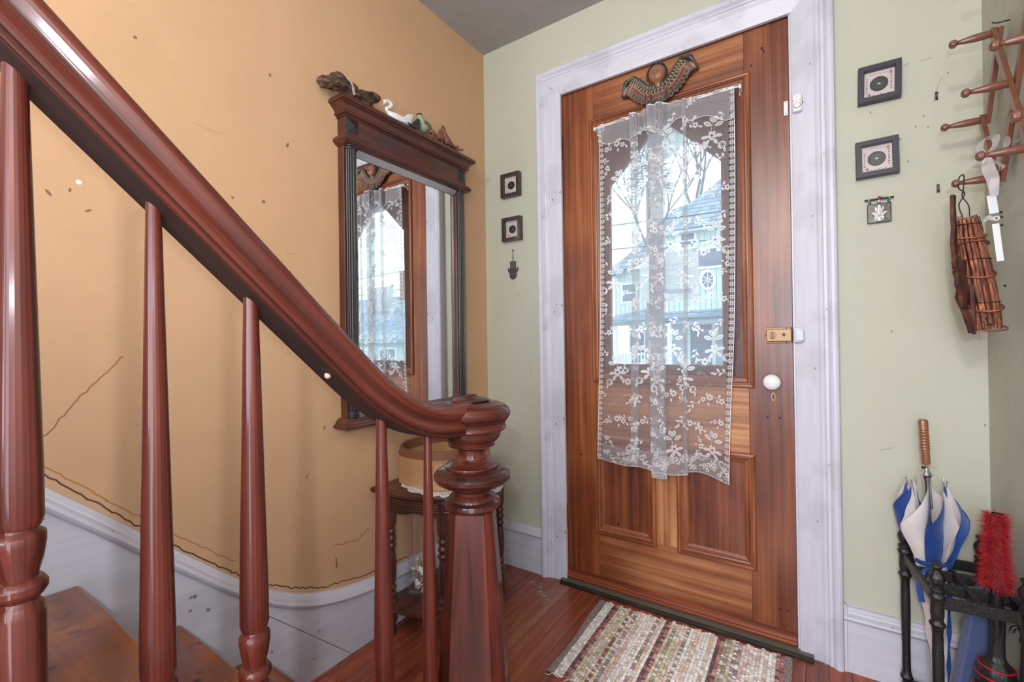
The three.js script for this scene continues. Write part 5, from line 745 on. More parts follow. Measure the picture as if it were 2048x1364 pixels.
// ribbon bow with silvery hanging strips
{
  const t = thing('ribbon_bow', 'sheer white ribbon bow tied on the peg rack with silvery strips hanging down', 'ribbon');
  const org = mat(0xe9e8ea, 0.6, { transparent: true, opacity: 0.62, side: THREE.DoubleSide, transmission: 0.2, thickness: 0 }), X = 1.868, Y = 1.632, Z = 0.292;
  const rib = (pts, w, m = org, n = 'ribbon_loop', dir = V(0.35, 0.1, 0.93)) => { const c = new THREE.CatmullRomCurve3(pts.map((p) => V(...p)), false, 'centripetal'); return part(t, n, grid(40, 3, (u, v) => { const p = c.getPoint(u), k = c.getTangent(u), a = dir.clone().sub(k.clone().multiplyScalar(dir.dot(k))).normalize(); return p.addScaledVector(a, (v - 0.5) * w * (0.55 + 0.45 * Math.sin(Math.PI * clamp(u * 1.0, 0, 1)))); }), m); };
  rib([[X, Y, Z], [X - 0.012, Y + 0.02, Z], [X - 0.006, Y + 0.045, Z], [X + 0.016, Y + 0.045, Z], [X + 0.014, Y + 0.02, Z], [X, Y, Z]], 0.028);
  rib([[X, Y, Z], [X + 0.018, Y + 0.03, Z - 0.004], [X + 0.034, Y + 0.036, Z], [X + 0.036, Y + 0.016, Z], [X + 0.014, Y, Z], [X, Y, Z]], 0.024);
  rib([[X, Y, Z], [X - 0.02, Y - 0.004, Z], [X - 0.026, Y - 0.02, Z + 0.002], [X - 0.008, Y - 0.022, Z], [X, Y, Z]], 0.02);
  rib([[X, Y, Z], [X + 0.02, Y + 0.006, Z], [X + 0.05, Y + 0.024, Z + 0.004], [X + 0.056, Y + 0.026, Z + 0.05]], 0.014);
  rib([[X, Y, Z], [X + 0.016, Y - 0.02, Z], [X + 0.03, Y - 0.036, Z], [X + 0.018, Y - 0.045, Z], [X + 0.012, Y - 0.02, Z]], 0.012);
  rib([[X, Y, Z], [X + 0.002, Y - 0.03, Z], [X + 0.012, Y - 0.06, Z - 0.008], [X + 0.016, Y - 0.105, Z - 0.012]], 0.026, org, 'ribbon_tail', V(1, 0, 0.3));
  const sil = mat(0xdfe2e6, 0.35, { metalness: 0.35 });
  const strip = (x0, y0, x1, y1, w, n) => { const L = Math.hypot(x1 - x0, y1 - y0), m = part(t, n, box(-w / 2, w / 2, -L / 2, L / 2, -0.0016, 0.0016, 'y', 0.0008), sil); m.position.set((x0 + x1) / 2, (y0 + y1) / 2, 0.274); m.rotation.z = Math.atan2(-(x1 - x0), y1 - y0); };
  strip(1.879, 1.532, 1.884, 1.482, 0.018, 'silver_strip'); strip(1.883, 1.535, 1.886, 1.575, 0.016, 'silver_strip'); strip(1.886, 1.455, 1.894, 1.355, 0.014, 'silver_strip');
  const knot = part(t, 'bead', new THREE.TorusGeometry(0.005, 0.0022, 8, 16), sil); knot.position.set(1.887, 1.468, 0.278);
  for (const [x, y] of [[1.896, 1.483], [1.897, 1.470], [1.897, 1.449], [1.893, 1.555], [1.901, 1.29]]) { const b = part(t, 'dark_bead', new THREE.SphereGeometry(0.0032, 10, 8), M.darkMetal); b.position.set(x, y, 0.276); }
  rib([[1.884, 1.466, 0.276], [1.872, 1.472, 0.28], [1.862, 1.462, 0.284]], 0.012, org, 'ribbon_tail', V(0, 1, 0.2));
}

// ------------------------------------------------------------------ side table in the corner and what stands on it
const TC = [0.03, 0.537], TOP = 0.6;
const supell = (ax, az, n, t) => { const c = Math.cos(t), s = Math.sin(t); return [TC[0] + ax * Math.abs(c) ** (2 / n) * Math.sign(c), TC[1] + az * Math.abs(s) ** (2 / n) * Math.sign(s)]; };
const dShape = (ax, az, n) => { const s = new THREE.Shape(), N = 48; for (let i = 0; i <= N; i++) { const p = supell(ax, az, n, -Math.PI / 2 + Math.PI * i / N); i ? s.lineTo(p[0], -p[1]) : s.moveTo(p[0], -p[1]); } return s; };
{
  const t = thing('side_table', 'dark wood D-shaped side table with ribbed apron, spindle legs and lower shelf', 'table');
  const flat = (s, y, th, b) => uvBox(crease(extrude(s, th - 2 * b, b, 2).rotateX(-Math.PI / 2).translate(0, y - th + b, 0), 0.5), 'z');
  part(t, 'table_top', flat(dShape(0.395, 0.266, 2.7), TOP, 0.022, 0.006), M.darkWood);
  const apr = []; const prof = []; for (let k = 0; k < 5; k++) { const y = TOP - 0.026 - k * 0.0105; prof.push([0, y], [0.0035, y - 0.002], [0.0045, y - 0.005], [0.0035, y - 0.008], [0, y - 0.0095]); }
  const fr = []; for (let i = 0; i <= 48; i++) { const a = -Math.PI / 2 + Math.PI * i / 48, p = supell(0.365, 0.240, 2.7, a), q = supell(0.385, 0.254, 2.7, a), d = V(q[0] - p[0], 0, q[1] - p[1]); if (d.length() < 1e-4) d.set(0, 0, Math.sign(a)); fr.push({ p: V(p[0], 0, p[1]), A: d.normalize(), B: V(0, 1, 0) }); }
  part(t, 'ribbed_apron', sweep([...prof, [-0.012, TOP - 0.076], [-0.012, TOP - 0.02], [0, TOP - 0.02]], fr, true, false, 0.5), M.darkWood);
  const scal = grid(96, 1, (u, v) => { const i = u * 48, a = fr[Math.floor(Math.min(i, 47))], b = fr[Math.min(48, Math.floor(i) + 1)], p = a.p.clone().lerp(b.p, i - Math.floor(i)); return V(p.x - 0.002, v ? TOP - 0.072 : TOP - 0.082 - 0.013 * Math.sin(u * Math.PI * 7) ** 2, p.z); }, (u, v) => [v * 0.02, u]); part(t, 'scalloped_edge', scal, mat(0xffffff, 0.45, { map: T.dark, side: THREE.DoubleSide }));
  const shelfY = 0.128; part(t, 'lower_shelf', flat(dShape(0.335, 0.236, 2.3), shelfY, 0.016, 0.004), M.darkWood);
  const leg = lathe(smoothPts([[0.0001, 0.0], [0.011, 0.0], [0.015, 0.012], [0.012, 0.03], [0.010, 0.045], [0.016, 0.055], [0.0165, 0.08], [0.0165, 0.135], [0.012, 0.15], [0.017, 0.163], [0.012, 0.176], [0.0165, 0.19], [0.0115, 0.203], [0.0145, 0.22], [0.0165, 0.27], [0.0145, 0.32], [0.0118, 0.345], [0.0165, 0.357], [0.012, 0.37], [0.017, 0.385], [0.012, 0.40], [0.016, 0.413], [0.012, 0.426], [0.017, 0.445], [0.017, 0.52], [0.017, 0.578], [0.0001, 0.579]], 3), 22);
  for (const [x, z] of [[0.31, 0.708], [0.30, 0.325], [0.065, 0.745], [0.065, 0.325]]) { const l = part(t, 'turned_leg', leg, M.darkWood); l.position.set(x, 0, z); l.scale.set(1.2, 1, 1.2); }
}
{ // crocheted doily
  const al = canvasTex(512, 512, (g, w, h) => {
    g.fillStyle = '#000'; g.fillRect(0, 0, w, h); const c = 256; g.fillStyle = '#fff'; g.beginPath(); for (let i = 0; i <= 360; i++) { const a = i * DEG, r = 236 + 14 * Math.abs(Math.sin(a * 8)); i ? g.lineTo(c + Math.cos(a) * r, c + Math.sin(a) * r) : g.moveTo(c + r, c); } g.fill();
    g.fillStyle = '#111'; const hole = (r, n, s, sh = 0) => { for (let i = 0; i < n; i++) { const a = (i + sh) / n * 6.2832; g.beginPath(); g.ellipse(c + Math.cos(a) * r, c + Math.sin(a) * r, s, s * 0.8, a, 0, 6.3); g.fill(); } };
    hole(234, 112, 3.2); hole(222, 104, 3, 0.5); hole(205, 48, 4.4); hole(193, 48, 4.2, 0.5); hole(180, 48, 4, 0); hole(162, 32, 7, 0.2); hole(146, 32, 4, 0.5); hole(128, 40, 3.5); hole(110, 30, 5, 0.3); hole(90, 24, 4); hole(70, 20, 4.4); hole(50, 16, 4); hole(28, 10, 4);
  }, false);
  const t = thing('doily', 'white crocheted lace doily under the woven basket', 'doily'), cx = 0.25, cz = 0.548, r = 0.235;
  part(t, 'crochet', grid(64, 40, (u, v) => { const a = u * 2 * Math.PI, rr = v * r, x = cx + Math.cos(a) * rr, z = cz + Math.sin(a) * rr; const e = ((Math.max(x - TC[0], 0) / 0.395) ** 2.7 + (Math.abs(z - TC[1]) / 0.266) ** 2.7) ** (1 / 2.7), over = Math.max(0, e - 1.015), k = over > 0 ? 1.015 / e : 1; return V(Math.max(0.045, TC[0] + (x - TC[0]) * k), TOP + 0.0014 - over * 0.30, TC[1] + (z - TC[1]) * k); }, (u, v) => [0.5 + Math.cos(u * 6.2832) * v * 0.5, 0.5 + Math.sin(u * 6.2832) * v * 0.5]), mat(0xe6e8ea, 0.9, { alphaMap: al, transparent: true, alphaTest: 0.45, side: THREE.DoubleSide }));
}
{ // open woven basket
  const t = thing('woven_basket', 'open tan woven basket with brown rim band on the doily', 'basket', null, [0.195, TOP + 0.003, 0.560]);
  const h = 0.143, wv = mat(0xffffff, 0.75, { map: T.weave, bumpMap: T.weaveBump, bumpScale: 0.0014, side: THREE.DoubleSide }), band = mat(0x8c5a3e, 0.6, { map: retile(T.plaster, 0.2, 0.05), side: THREE.DoubleSide });
  const P = (a, y, o) => { const k = y / h, n = lerp(4.2, 2.15, k), R = lerp(0.163, 0.178, sstep(0, 0.9, k)) + o, c = Math.cos(a), s = Math.sin(a), q = (Math.abs(c) ** n + Math.abs(s) ** n) ** (-1 / n); return V(c * R * q * 0.93, y, s * R * q * 1.02); };
  part(t, 'basket_wall', grid(96, 20, (u, v) => P(u * 6.2832, v * h, 0), (u, v) => [u * 1.15, v * h]), wv);
  part(t, 'basket_lining', grid(96, 10, (u, v) => P(-u * 6.2832, 0.004 + v * (h - 0.004), -0.004), (u, v) => [u * 1.15, v * h]), wv);
  part(t, 'basket_bottom', grid(96, 6, (u, v) => { const p = P(u * 6.2832, 0, -0.002); return V(p.x * v, 0.002, p.z * v); }, (u, v) => [Math.cos(u * 6.28) * v * 0.16, Math.sin(u * 6.28) * v * 0.16]), wv);
  const b = part(t, 'rim_band', merge([grid(96, 3, (u, v) => P(u * 6.2832, h - 0.028 + v * 0.030, 0.0035)), grid(96, 3, (u, v) => P(-u * 6.2832, h - 0.034 + v * 0.036, -0.0065)), grid(96, 1, (u, v) => P(-u * 6.2832, h + 0.002, lerp(-0.0065, 0.0035, v)))]), band, 'smooth brown rim band');
  part(b, 'rim_binding', tube(Array.from({ length: 48 }, (_, i) => P(i / 48 * 6.2832, h + 0.002, -0.001)), 0.0028, 160, 6, true), mat(0x7a4c34, 0.6));
}
{ // glass vase of shells
  const cx = 0.112, cz = 0.622, y0 = 0.129, r = 0.060, hh = 0.305;
  const t = thing('glass_vase', 'clear glass cylinder vase on the lower table shelf', 'vase', null, [cx, y0, cz]);
  part(t, 'vase_wall', lathe([[0.0001, 0.0], [r - 0.003, 0.0], [r, 0.004], [r, hh], [r - 0.0015, hh + 0.0015], [r - 0.0035, hh], [r - 0.0035, 0.010], [0.0001, 0.009]], 44), mat(0xffffff, 0.02, { transmission: 1, thickness: 0, ior: 1.45 }));
  const R = rng(71), cols = [0xd9d2c8, 0xc9b8a6, 0xe6e1da, 0x9b8e86, 0xd8c0ac];
  const spiral = sdfMesh((x, y, z) => { let d = 9; for (let i = 0; i < 9; i++) { const a = i * 1.3, q = i / 9; d = smin(d, Math.hypot(x - Math.cos(a) * 0.006 * (1 - q), y + 0.012 - i * 0.0034, z - Math.sin(a) * 0.006 * (1 - q)) - 0.0085 * (1 - q * 0.85), 0.002); } return d; }, [0, 0, 0], 0.026, 36);
  const fan = grid(20, 10, (u, v) => { const a = (u - 0.5) * 2.3; return V(Math.sin(a) * v * 0.021, Math.cos(a) * v * 0.021 - 0.01, 0.006 * Math.sin(v * 2.4) + 0.0009 * Math.cos(u * 50) * v); });
  const spots = []; let guard = 0;
  while (spots.length < 34 && guard++ < 4000) { const a = R() * 6.283, q = Math.sqrt(R()) * 0.036, p = V(Math.cos(a) * q, 0.022 + 0.115 * R() ** 1.2, Math.sin(a) * q); if (spots.every((o) => o.distanceTo(p) > 0.0145)) spots.push(p); }
  spots.forEach((p, i) => { const s = thing('seashell', 'pale seashell heaped inside the glass cylinder vase', 'shell', 'shells in the glass vase', [cx + p.x, y0 + p.y, cz + p.z]); part(s, 'shell_body', i % 3 ? spiral : fan, mat(cols[i % 5], 0.5, { side: THREE.DoubleSide })); s.rotation.set(R() * 6, R() * 6, R() * 6); });
}

// ------------------------------------------------------------------ rag rug
{
  const t = thing('rag_rug', 'woven rag rug in white, cream, pink and grey stripes by the door', 'rug', null, [1.043, 0.0, 0.325]); t.rotation.y = 1.6 * DEG;
  const Wd = 0.722, Dp = 0.515, band = 0.022, R = rng(88), hex = (h) => new THREE.Color(h);
  const twill = mat(0x8f807c, 0.9, { bumpMap: retile(T.weaveBump, 0.05, 0.05), bumpScale: 0.0012, map: retile(dataTex(64, 64, (u, v) => (hash(Math.floor(u * 32), Math.floor(v * 32), 3) > 0.78 ? [226, 218, 214] : [140, 124, 120]), true), 0.045, 0.045) });
  for (const s of [-1, 1]) part(t, 'end_band', uvBox(grid(6, 40, (u, v) => V(s * (Wd / 2 - band / 2) + (u - 0.5) * band * s * 1.15 + 0.004 * Math.sin(v * 7 + s), 0.004 + 0.002 * Math.sin(u * 3.1), (v - 0.5) * Dp * (s < 0 ? -1 : 1) * s * s)), 'z'), mat(0xffffff, 0.9, { map: twill.map, side: THREE.DoubleSide, bumpMap: twill.bumpMap, bumpScale: 0.0012 }));
  const pal = { w: ['#f4f2f0', '#e6e0dc', '#fbfaf8'], p: ['#c58d86', '#d4a8a0', '#b07a74'], d: ['#5d5052', '#6f5f61', '#a8736d', '#c29089'], y: ['#d6cdb2', '#cabf9f', '#e0dac6', '#bbb194'], g: ['#aa9d96', '#998d86', '#b9aca5'], c: ['#e2cbb8', '#d6bba6', '#e8d8ca'], b: ['#a47566', '#b98a78', '#94695c'], k: ['#e6d0cc', '#dec0bb', '#eee2df'], o: ['#aaa490', '#9a9584', '#bab5a2'] };
  const seq = 'wwwdpyyyybygkcwwcwgcwdpyoyycgwccwwwcwdpooyggkkcwkwcwwpp'.split('');
  const n = seq.length, wid = (Wd - 2 * band) / n, nub = 54;
  const redC = hex('#7c2e28'), m = mat(0xffffff, 0.95, { vertexColors: true });
  seq.forEach((ch, i) => {
    const x0 = -Wd / 2 + band + i * wid, NU = 5, NV = nub * 4, pos = [], col = [], idx = [], off = (i % 2) * 0.5, c = pal[ch].map(hex), mixin = pal[ch === 'd' || ch === 'p' ? 'd' : 'w'].map(hex), pick = Array.from({ length: nub + 2 }, () => (R() < 0.28 ? mixin : c)[Math.floor(R() * 3)].clone().multiplyScalar(0.82 + 0.34 * R())), ph = R() * 6, bl = Array.from({ length: nub + 2 }, () => 0.8 + 0.4 * R());
    for (let j = 0; j <= NV; j++) for (let k = 0; k <= NU; k++) {
      const v = j / NV * nub + off, id = Math.floor(v), f = v - id, u = k / NU, bump = Math.sin(Math.PI * f) ** 0.6 * Math.sin(Math.PI * clamp(u, 0.02, 0.98)) ** 0.6, edge = Math.min(1, j / 5, (NV - j) / 5);
      pos.push(x0 + (u + 0.22 * (f - 0.5)) * wid * 1.06 + 0.003 * Math.sin(j * 0.013 + 2), 0.0022 + 0.0052 * bump * bl[id] * (0.4 + 0.6 * edge) + 0.001 * Math.sin(v * 0.3 + ph), (j / NV - 0.5) * Dp + 0.006 * Math.sin(i * 1.7) * (1 - edge) * Math.sign(j - NV / 2));
      const q = pick[id].clone(); if ((f < 0.17 || f > 0.9) && u > 0.15 && u < 0.85 && hash(i, id, 5) < 0.8) q.lerp(redC, 0.85); else q.multiplyScalar(0.85 + 0.26 * R()); col.push(q.r, q.g, q.b);
    }
    for (let j = 0; j < NV; j++) for (let k = 0; k < NU; k++) { const a = j * (NU + 1) + k, b = a + NU + 1; idx.push(a, b, a + 1, a + 1, b, b + 1); }
    const g = new THREE.BufferGeometry(); g.setAttribute('position', new THREE.Float32BufferAttribute(pos, 3)); g.setAttribute('color', new THREE.Float32BufferAttribute(col, 3)); g.setIndex(idx); g.computeVertexNormals(); part(t, 'weft_row', g, m);
  });
  part(t, 'rug_backing', box(-Wd / 2 + 0.01, Wd / 2 - 0.01, 0.0003, 0.002, -Dp / 2 + 0.004, Dp / 2 - 0.004, 'z', 0), mat(0x8a7f78, 0.95));
  const thr = mat(0xd8d0cc, 0.9); for (let i = 0; i < 5; i++) { const x = Wd / 2 - 0.005, z = 0.14 + i * 0.012; part(t, 'loose_thread', tube([[x, 0.005, z], [x + 0.02 + 0.02 * R(), 0.006, z - 0.012], [x + 0.038, 0.005, z + 0.01 * i - 0.01], [x + 0.02, 0.008, z + 0.016], [x + 0.01 + 0.02 * R(), 0.004, z + 0.004]], 0.0007, 24, 5), thr); }
  for (let i = 0; i < 3; i++) part(t, 'loose_thread', tube([[-Wd / 2 + 0.02 + i * 0.06, 0.005, Dp / 2 - 0.004], [-Wd / 2 + 0.012 + i * 0.06, 0.004, Dp / 2 + 0.010], [-Wd / 2 - 0.004 + i * 0.07, 0.003, Dp / 2 + 0.012]], 0.0014, 10, 5), thr);
}

// ------------------------------------------------------------------ umbrella stand in the right corner
const BL = [1.716, 0.064], BR = [1.896, 0.050], FL = [1.746, 0.352], FR = [1.916, 0.338];
{
  const t = thing('umbrella_stand', 'black cast iron umbrella stand with grid top and urn finials in the corner', 'umbrella stand');
  const post = crease(lathe(smoothPts([[0.0001, 0.012], [0.014, 0.012], [0.014, 0.04], [0.0105, 0.05], [0.0135, 0.06], [0.017, 0.068], [0.0125, 0.078], [0.0125, 0.30], [0.0125, 0.385], [0.0165, 0.393], [0.0175, 0.398], [0.0135, 0.404], [0.0135, 0.415], [0.0145, 0.42], [0.0145, 0.46], [0.0175, 0.468], [0.0175, 0.473], [0.0145, 0.478], [0.0165, 0.485], [0.0165, 0.490], [0.011, 0.495], [0.015, 0.505], [0.0175, 0.516], [0.0165, 0.526], [0.010, 0.537], [0.0085, 0.542], [0.0125, 0.548], [0.0125, 0.553], [0.006, 0.557], [0.0001, 0.558]], 3), 26), 0.7);
  for (const [x, z] of [BL, BR, FL, FR]) { const p = part(t, 'turned_post', post, M.iron); p.position.set(x, 0, z); }
  const bar = (a, b, y, h, w, n) => { const d = V(b[0] - a[0], 0, b[1] - a[1]), L = d.length(), m = part(t, n, box(-w / 2, w / 2, -h / 2, h / 2, -L / 2, L / 2, 'z', 0.002), M.iron); m.position.set((a[0] + b[0]) / 2, y, (a[1] + b[1]) / 2); m.rotation.y = Math.atan2(d.x, d.z); };
  const mixp = (a, b, k) => [lerp(a[0], b[0], k), lerp(a[1], b[1], k)], y = 0.455, hh = 0.03;
  bar(BL, BR, y, hh, 0.010, 'grid_rail'); bar(FL, FR, y, hh, 0.010, 'grid_rail'); bar(BL, FL, y, hh, 0.012, 'grid_rail'); bar(BR, FR, y, hh, 0.012, 'grid_rail');
  bar(mixp(BL, BR, 0.5), mixp(FL, FR, 0.5), y, hh, 0.012, 'grid_bar'); for (const k of [0.36, 0.68]) bar(mixp(BL, FL, k), mixp(BR, FR, k), y - 0.001, hh, 0.009, 'grid_bar');
  for (const [a, b] of [[BL, BR], [FL, FR], [BL, FL], [BR, FR]]) bar(a, b, 0.045, 0.028, 0.010, 'base_rail');
  part(t, 'drip_tray', moved(box(-0.085, 0.085, 0.014, 0.022, -0.14, 0.14, 'z', 0.003), (BL[0] + FR[0]) / 2, 0, 0.2, 0, 5 * DEG), M.iron);
}
{ // striped umbrella, handle up
  const t = thing('umbrella', 'blue and white folded umbrella with ribbed wooden handle leaning in the stand', 'umbrella');
  const tip = V(1.791, 0.03, 0.135), top = V(1.757, 0.908, 0.125), ax = top.clone().sub(tip).normalize(), g = new THREE.Group(); g.name = 'figure';
  t.position.copy(tip); t.quaternion.setFromUnitVectors(V(0, 1, 0), ax);
  const L = top.distanceTo(tip);
  const hp = [[0.0001, L], [0.009, L - 0.001], [0.0118, L - 0.006], [0.0122, L - 0.012], [0.0118, L - 0.032]]; for (let i = 0; i < 7; i++) { const y = L - 0.034 - i * 0.0088; hp.push([0.0100, y], [0.0120, y - 0.0015], [0.0128, y - 0.0038], [0.0122, y - 0.0064], [0.0100, y - 0.0080]); } hp.push([0.0108, L - 0.098], [0.0104, L - 0.134], [0.0100, L - 0.137], [0.0001, L - 0.138]);
  part(t, 'wooden_handle', crease(lathe(hp.reverse(), 40), 0.6), mat(new THREE.Color(0.27, 0.105, 0.038), 0.4, { clearcoat: 0.7, clearcoatRoughness: 0.12 }));
  part(t, 'chrome_collar', crease(lathe([[0.0035, L - 0.27], [0.0085, L - 0.27], [0.0085, L - 0.185], [0.0095, L - 0.182], [0.0095, L - 0.176], [0.013, L - 0.172], [0.0135, L - 0.168], [0.008, L - 0.158], [0.006, L - 0.155], [0.006, L - 0.148], [0.0045, L - 0.146], [0.0045, L - 0.132]], 24), 0.6), M.chrome);
  const kb = part(t, 'release_button', new THREE.SphereGeometry(0.004, 10, 8), M.black); kb.position.set(-0.008, L - 0.147, 0.004);
  part(t, 'shaft', new THREE.CylinderGeometry(0.0035, 0.0035, L - 0.16, 10).translate(0, (L - 0.16) / 2 - 0.0, 0), M.chrome);
  const blue = mat(new THREE.Color(0.022, 0.065, 0.27), 0.42, { side: THREE.DoubleSide, sheen: 0.5, sheenColor: new THREE.Color(0.3, 0.4, 0.8) }), white = mat(new THREE.Color(0.72, 0.68, 0.66), 0.45, { side: THREE.DoubleSide, sheen: 0.4, sheenColor: new THREE.Color(1, 1, 1) });
  const yR = 0.685, yS = 0.455, R = rng(12), phi0 = 0.1;      // rib tips, strap
  const rib = [], bul = []; for (let k = 0; k < 8; k++) { rib.push(0.85 + 0.5 * R()); bul.push((k % 2 ? 0.72 : 0.95) + 0.3 * R()); }
  for (let k = 0; k < 8; k++) {
    const a0 = phi0 + k * Math.PI / 4, swirl = 0.85, drop = 0.075 + 0.05 * R();
    const f = grid(32, 44, (u, v) => {
      const s = (1 - Math.abs(2 * u - 1)) ** 0.85, yTop = yR - drop * s, y = lerp(yTop, 0.035, v), h = (y - 0.035) / (yR - 0.035);
      const hS = (yS - 0.035) / (yR - 0.035), open = h > hS ? (h - hS) / (1 - hS) : 0;
      const r1 = lerp(rib[k], rib[(k + 1) % 8], u), rr = h < hS ? lerp(0.006, 0.025, h / hS) : lerp(0.025, 0.040 * r1, open ** 0.8);
      const rm = h < hS ? lerp(0.011, 0.042, (h / hS) ** 0.8) : lerp(0.042, 0.092 * bul[k], Math.sin(Math.min(1, open * 1.5) * Math.PI / 2)) * (open > 0.66 ? 1 - 0.35 * (open - 0.66) : 1);
      const r = lerp(rr, rm, s) + 0.002 * Math.sin(y * 60 + u * 9 + k), a = a0 + u * Math.PI / 4 + swirl * s * (h < hS ? 0.9 : lerp(0.9, 0.35, open));
      return V(Math.cos(a) * r * 1.04, y, Math.sin(a) * r * 0.92);
    });
    part(t, 'canopy_panel', f, k % 2 ? blue : white, k % 2 ? 'blue canopy panel' : 'white canopy panel');
  }
  for (let k = 0; k < 8; k++) { const a = phi0 + k * Math.PI / 4, r = 0.040 * rib[k] * 1.02, m = part(t, 'rib_tip', tube([[Math.cos(a) * r * 1.0, yR - 0.014, Math.sin(a) * r * 0.9], [Math.cos(a) * r * 1.04, yR, Math.sin(a) * r * 0.92], [Math.cos(a) * r * 1.08, yR + 0.012, Math.sin(a) * r * 0.96]], 0.0017, 8, 6), M.chrome); }
  const st = Array.from({ length: 30 }, (_, i) => { const a = i / 29 * 6.283; return V(Math.cos(a) * 0.045, yS + 0.004 * Math.sin(a * 2), Math.sin(a) * 0.043); });
  const band = (pts, w, n) => { const c = new THREE.CatmullRomCurve3(pts, false, 'centripetal'); part(t, n, grid(60, 2, (u, v) => c.getPoint(u).add(V(0, (v - 0.5) * w, 0)), null), blue); };
  band(st, 0.014, 'closing_strap');
  const c2 = new THREE.CatmullRomCurve3([[0.02, yS + 0.002, 0.046], [-0.012, yS - 0.004, 0.056], [-0.036, yS - 0.018, 0.075], [-0.045, yS - 0.05, 0.082], [-0.042, yS - 0.10, 0.082]].map((p) => V(...p)), false, 'centripetal');
  part(t, 'strap_tail', grid(30, 2, (u, v) => c2.getPoint(u).add(V((v - 0.5) * 0.015, (v - 0.5) * 0.004 * (1 - u), 0)), null), blue, 'loose blue strap end');
  part(t, 'ferrule', new THREE.ConeGeometry(0.006, 0.05, 12).rotateX(Math.PI).translate(0, 0.018, 0), M.chrome);
}
{ // black umbrella with a fluffy red cover on its upper end
  const t = thing('umbrella', 'black folded umbrella with red bands and fluffy red tinsel cover on its upper end', 'umbrella', null, [1.876, 0, 0.275]);
  part(t, 'stick', tube([[0.006, 0.06, -0.05], [0.0, 0.35, -0.01], [0.004, 0.69, 0.0]], 0.0125, 20, 12), M.iron);
  const core = mat(new THREE.Color(0.16, 0.008, 0.010), 0.7); part(t, 'duster_core', crease(lathe([[0.0001, 0.497], [0.026, 0.5], [0.021, 0.56], [0.016, 0.62], [0.017, 0.685], [0.0001, 0.69]], 18), 0.8), core);
  const R = rng(44), N = 3600, s = new THREE.ConeGeometry(0.0007, 0.024, 3, 3).translate(0, 0.012, 0); const sp = s.attributes.position; for (let i = 0; i < sp.count; i++) { const y = sp.getY(i); sp.setX(i, sp.getX(i) + y * y * 14); } s.computeVertexNormals();
  const im = new THREE.InstancedMesh(s, mat(0xffffff, 0.45), N); im.name = 'tinsel_strands'; im.userData.kind = 'stuff'; const m4 = new THREE.Matrix4(), q = new THREE.Quaternion(), col = new THREE.Color();
  for (let i = 0; i < N; i++) { const y = 0.495 + 0.197 * R(), a = R() * 6.283, r = (y > 0.6 ? 0.014 : lerp(0.023, 0.014, (y - 0.495) / 0.105)), d = V(Math.cos(a), (R() - 0.62) * 2.0, Math.sin(a)).normalize(); q.setFromUnitVectors(V(0, 1, 0), d); const q2 = new THREE.Quaternion().setFromAxisAngle(V(0, 1, 0), R() * 6.28); q.multiply(q2); const k = R() < 0.03 ? 1.5 : 0.5 + 0.55 * R(); m4.compose(V(Math.cos(a) * r, y, Math.sin(a) * r), q, V(1, k, 1)); im.setMatrixAt(i, m4); const e = R(); col.setRGB(0.33 + 0.32 * e, 0.012 + 0.02 * e, 0.016 + 0.025 * e); im.setColorAt(i, col); }
  t.add(im);
  const low = sub(t, 'folded_canopy'); low.position.set(-0.008, 0.03, -0.012); low.rotation.z = -0.03;
  part(low, 'canopy_cone', crease(lathe(smoothPts([[0.0001, 0.0], [0.028, 0.01], [0.034, 0.10], [0.038, 0.20], [0.036, 0.245], [0.026, 0.262], [0.018, 0.275], [0.0155, 0.30], [0.015, 0.40], [0.013, 0.41], [0.0001, 0.412]], 3), 24), 0.8), M.iron);
  const redM = mat(new THREE.Color(0.38, 0.012, 0.02), 0.45); for (const [y, r] of [[0.252, 0.0345], [0.226, 0.0392], [0.190, 0.0395]]) part(low, 'red_band', moved(new THREE.TorusGeometry(r, 0.0028, 8, 36), 0, y, 0, Math.PI / 2), redM, 'red trim ring');
  for (let i = 0; i < 7; i++) { const a = i / 7 * 6.283 + 0.3; part(low, 'canopy_fold', tube([[Math.cos(a) * 0.037, 0.2, Math.sin(a) * 0.037], [Math.cos(a + 0.2) * 0.036, 0.12, Math.sin(a + 0.2) * 0.036], [Math.cos(a + 0.4) * 0.03, 0.02, Math.sin(a + 0.4) * 0.03]], 0.006, 12, 8), M.black); }
}
{ // blue plastic snow brush handle
  const t = thing('snow_scraper', 'slate blue plastic forked scraper handle standing in the stand', 'scraper', null, [1.835, 0.03, 0.20]);
  const s = new THREE.Shape(); [[-0.055, 0.0], [-0.034, 0.0], [-0.016, 0.17], [0.002, 0.235], [0.014, 0.17], [0.004, 0.0], [0.026, 0.0], [0.034, 0.18], [0.034, 0.29], [0.048, 0.385], [0.046, 0.42], [0.022, 0.425], [0.0, 0.36], [-0.012, 0.29], [-0.032, 0.17]].forEach((p, i) => i ? s.lineTo(...p) : s.moveTo(...p));
  const h = new THREE.Path(); h.moveTo(0.016, 0.37); h.lineTo(0.024, 0.41); h.lineTo(0.030, 0.408); h.lineTo(0.022, 0.365); s.holes.push(h);
  part(t, 'forked_handle', extrude(s, 0.018, 0.005, 3), mat(new THREE.Color(0.085, 0.115, 0.24), 0.35, { clearcoat: 0.3 })); t.rotation.y = 0.35;
  part(t, 'brush_grip', moved(box(-0.008, 0.008, 0.14, 0.28, 0.02, 0.03, 'y', 0.004), 0.02, -0.02, -0.035, 0, 0, -0.1), M.black);
}
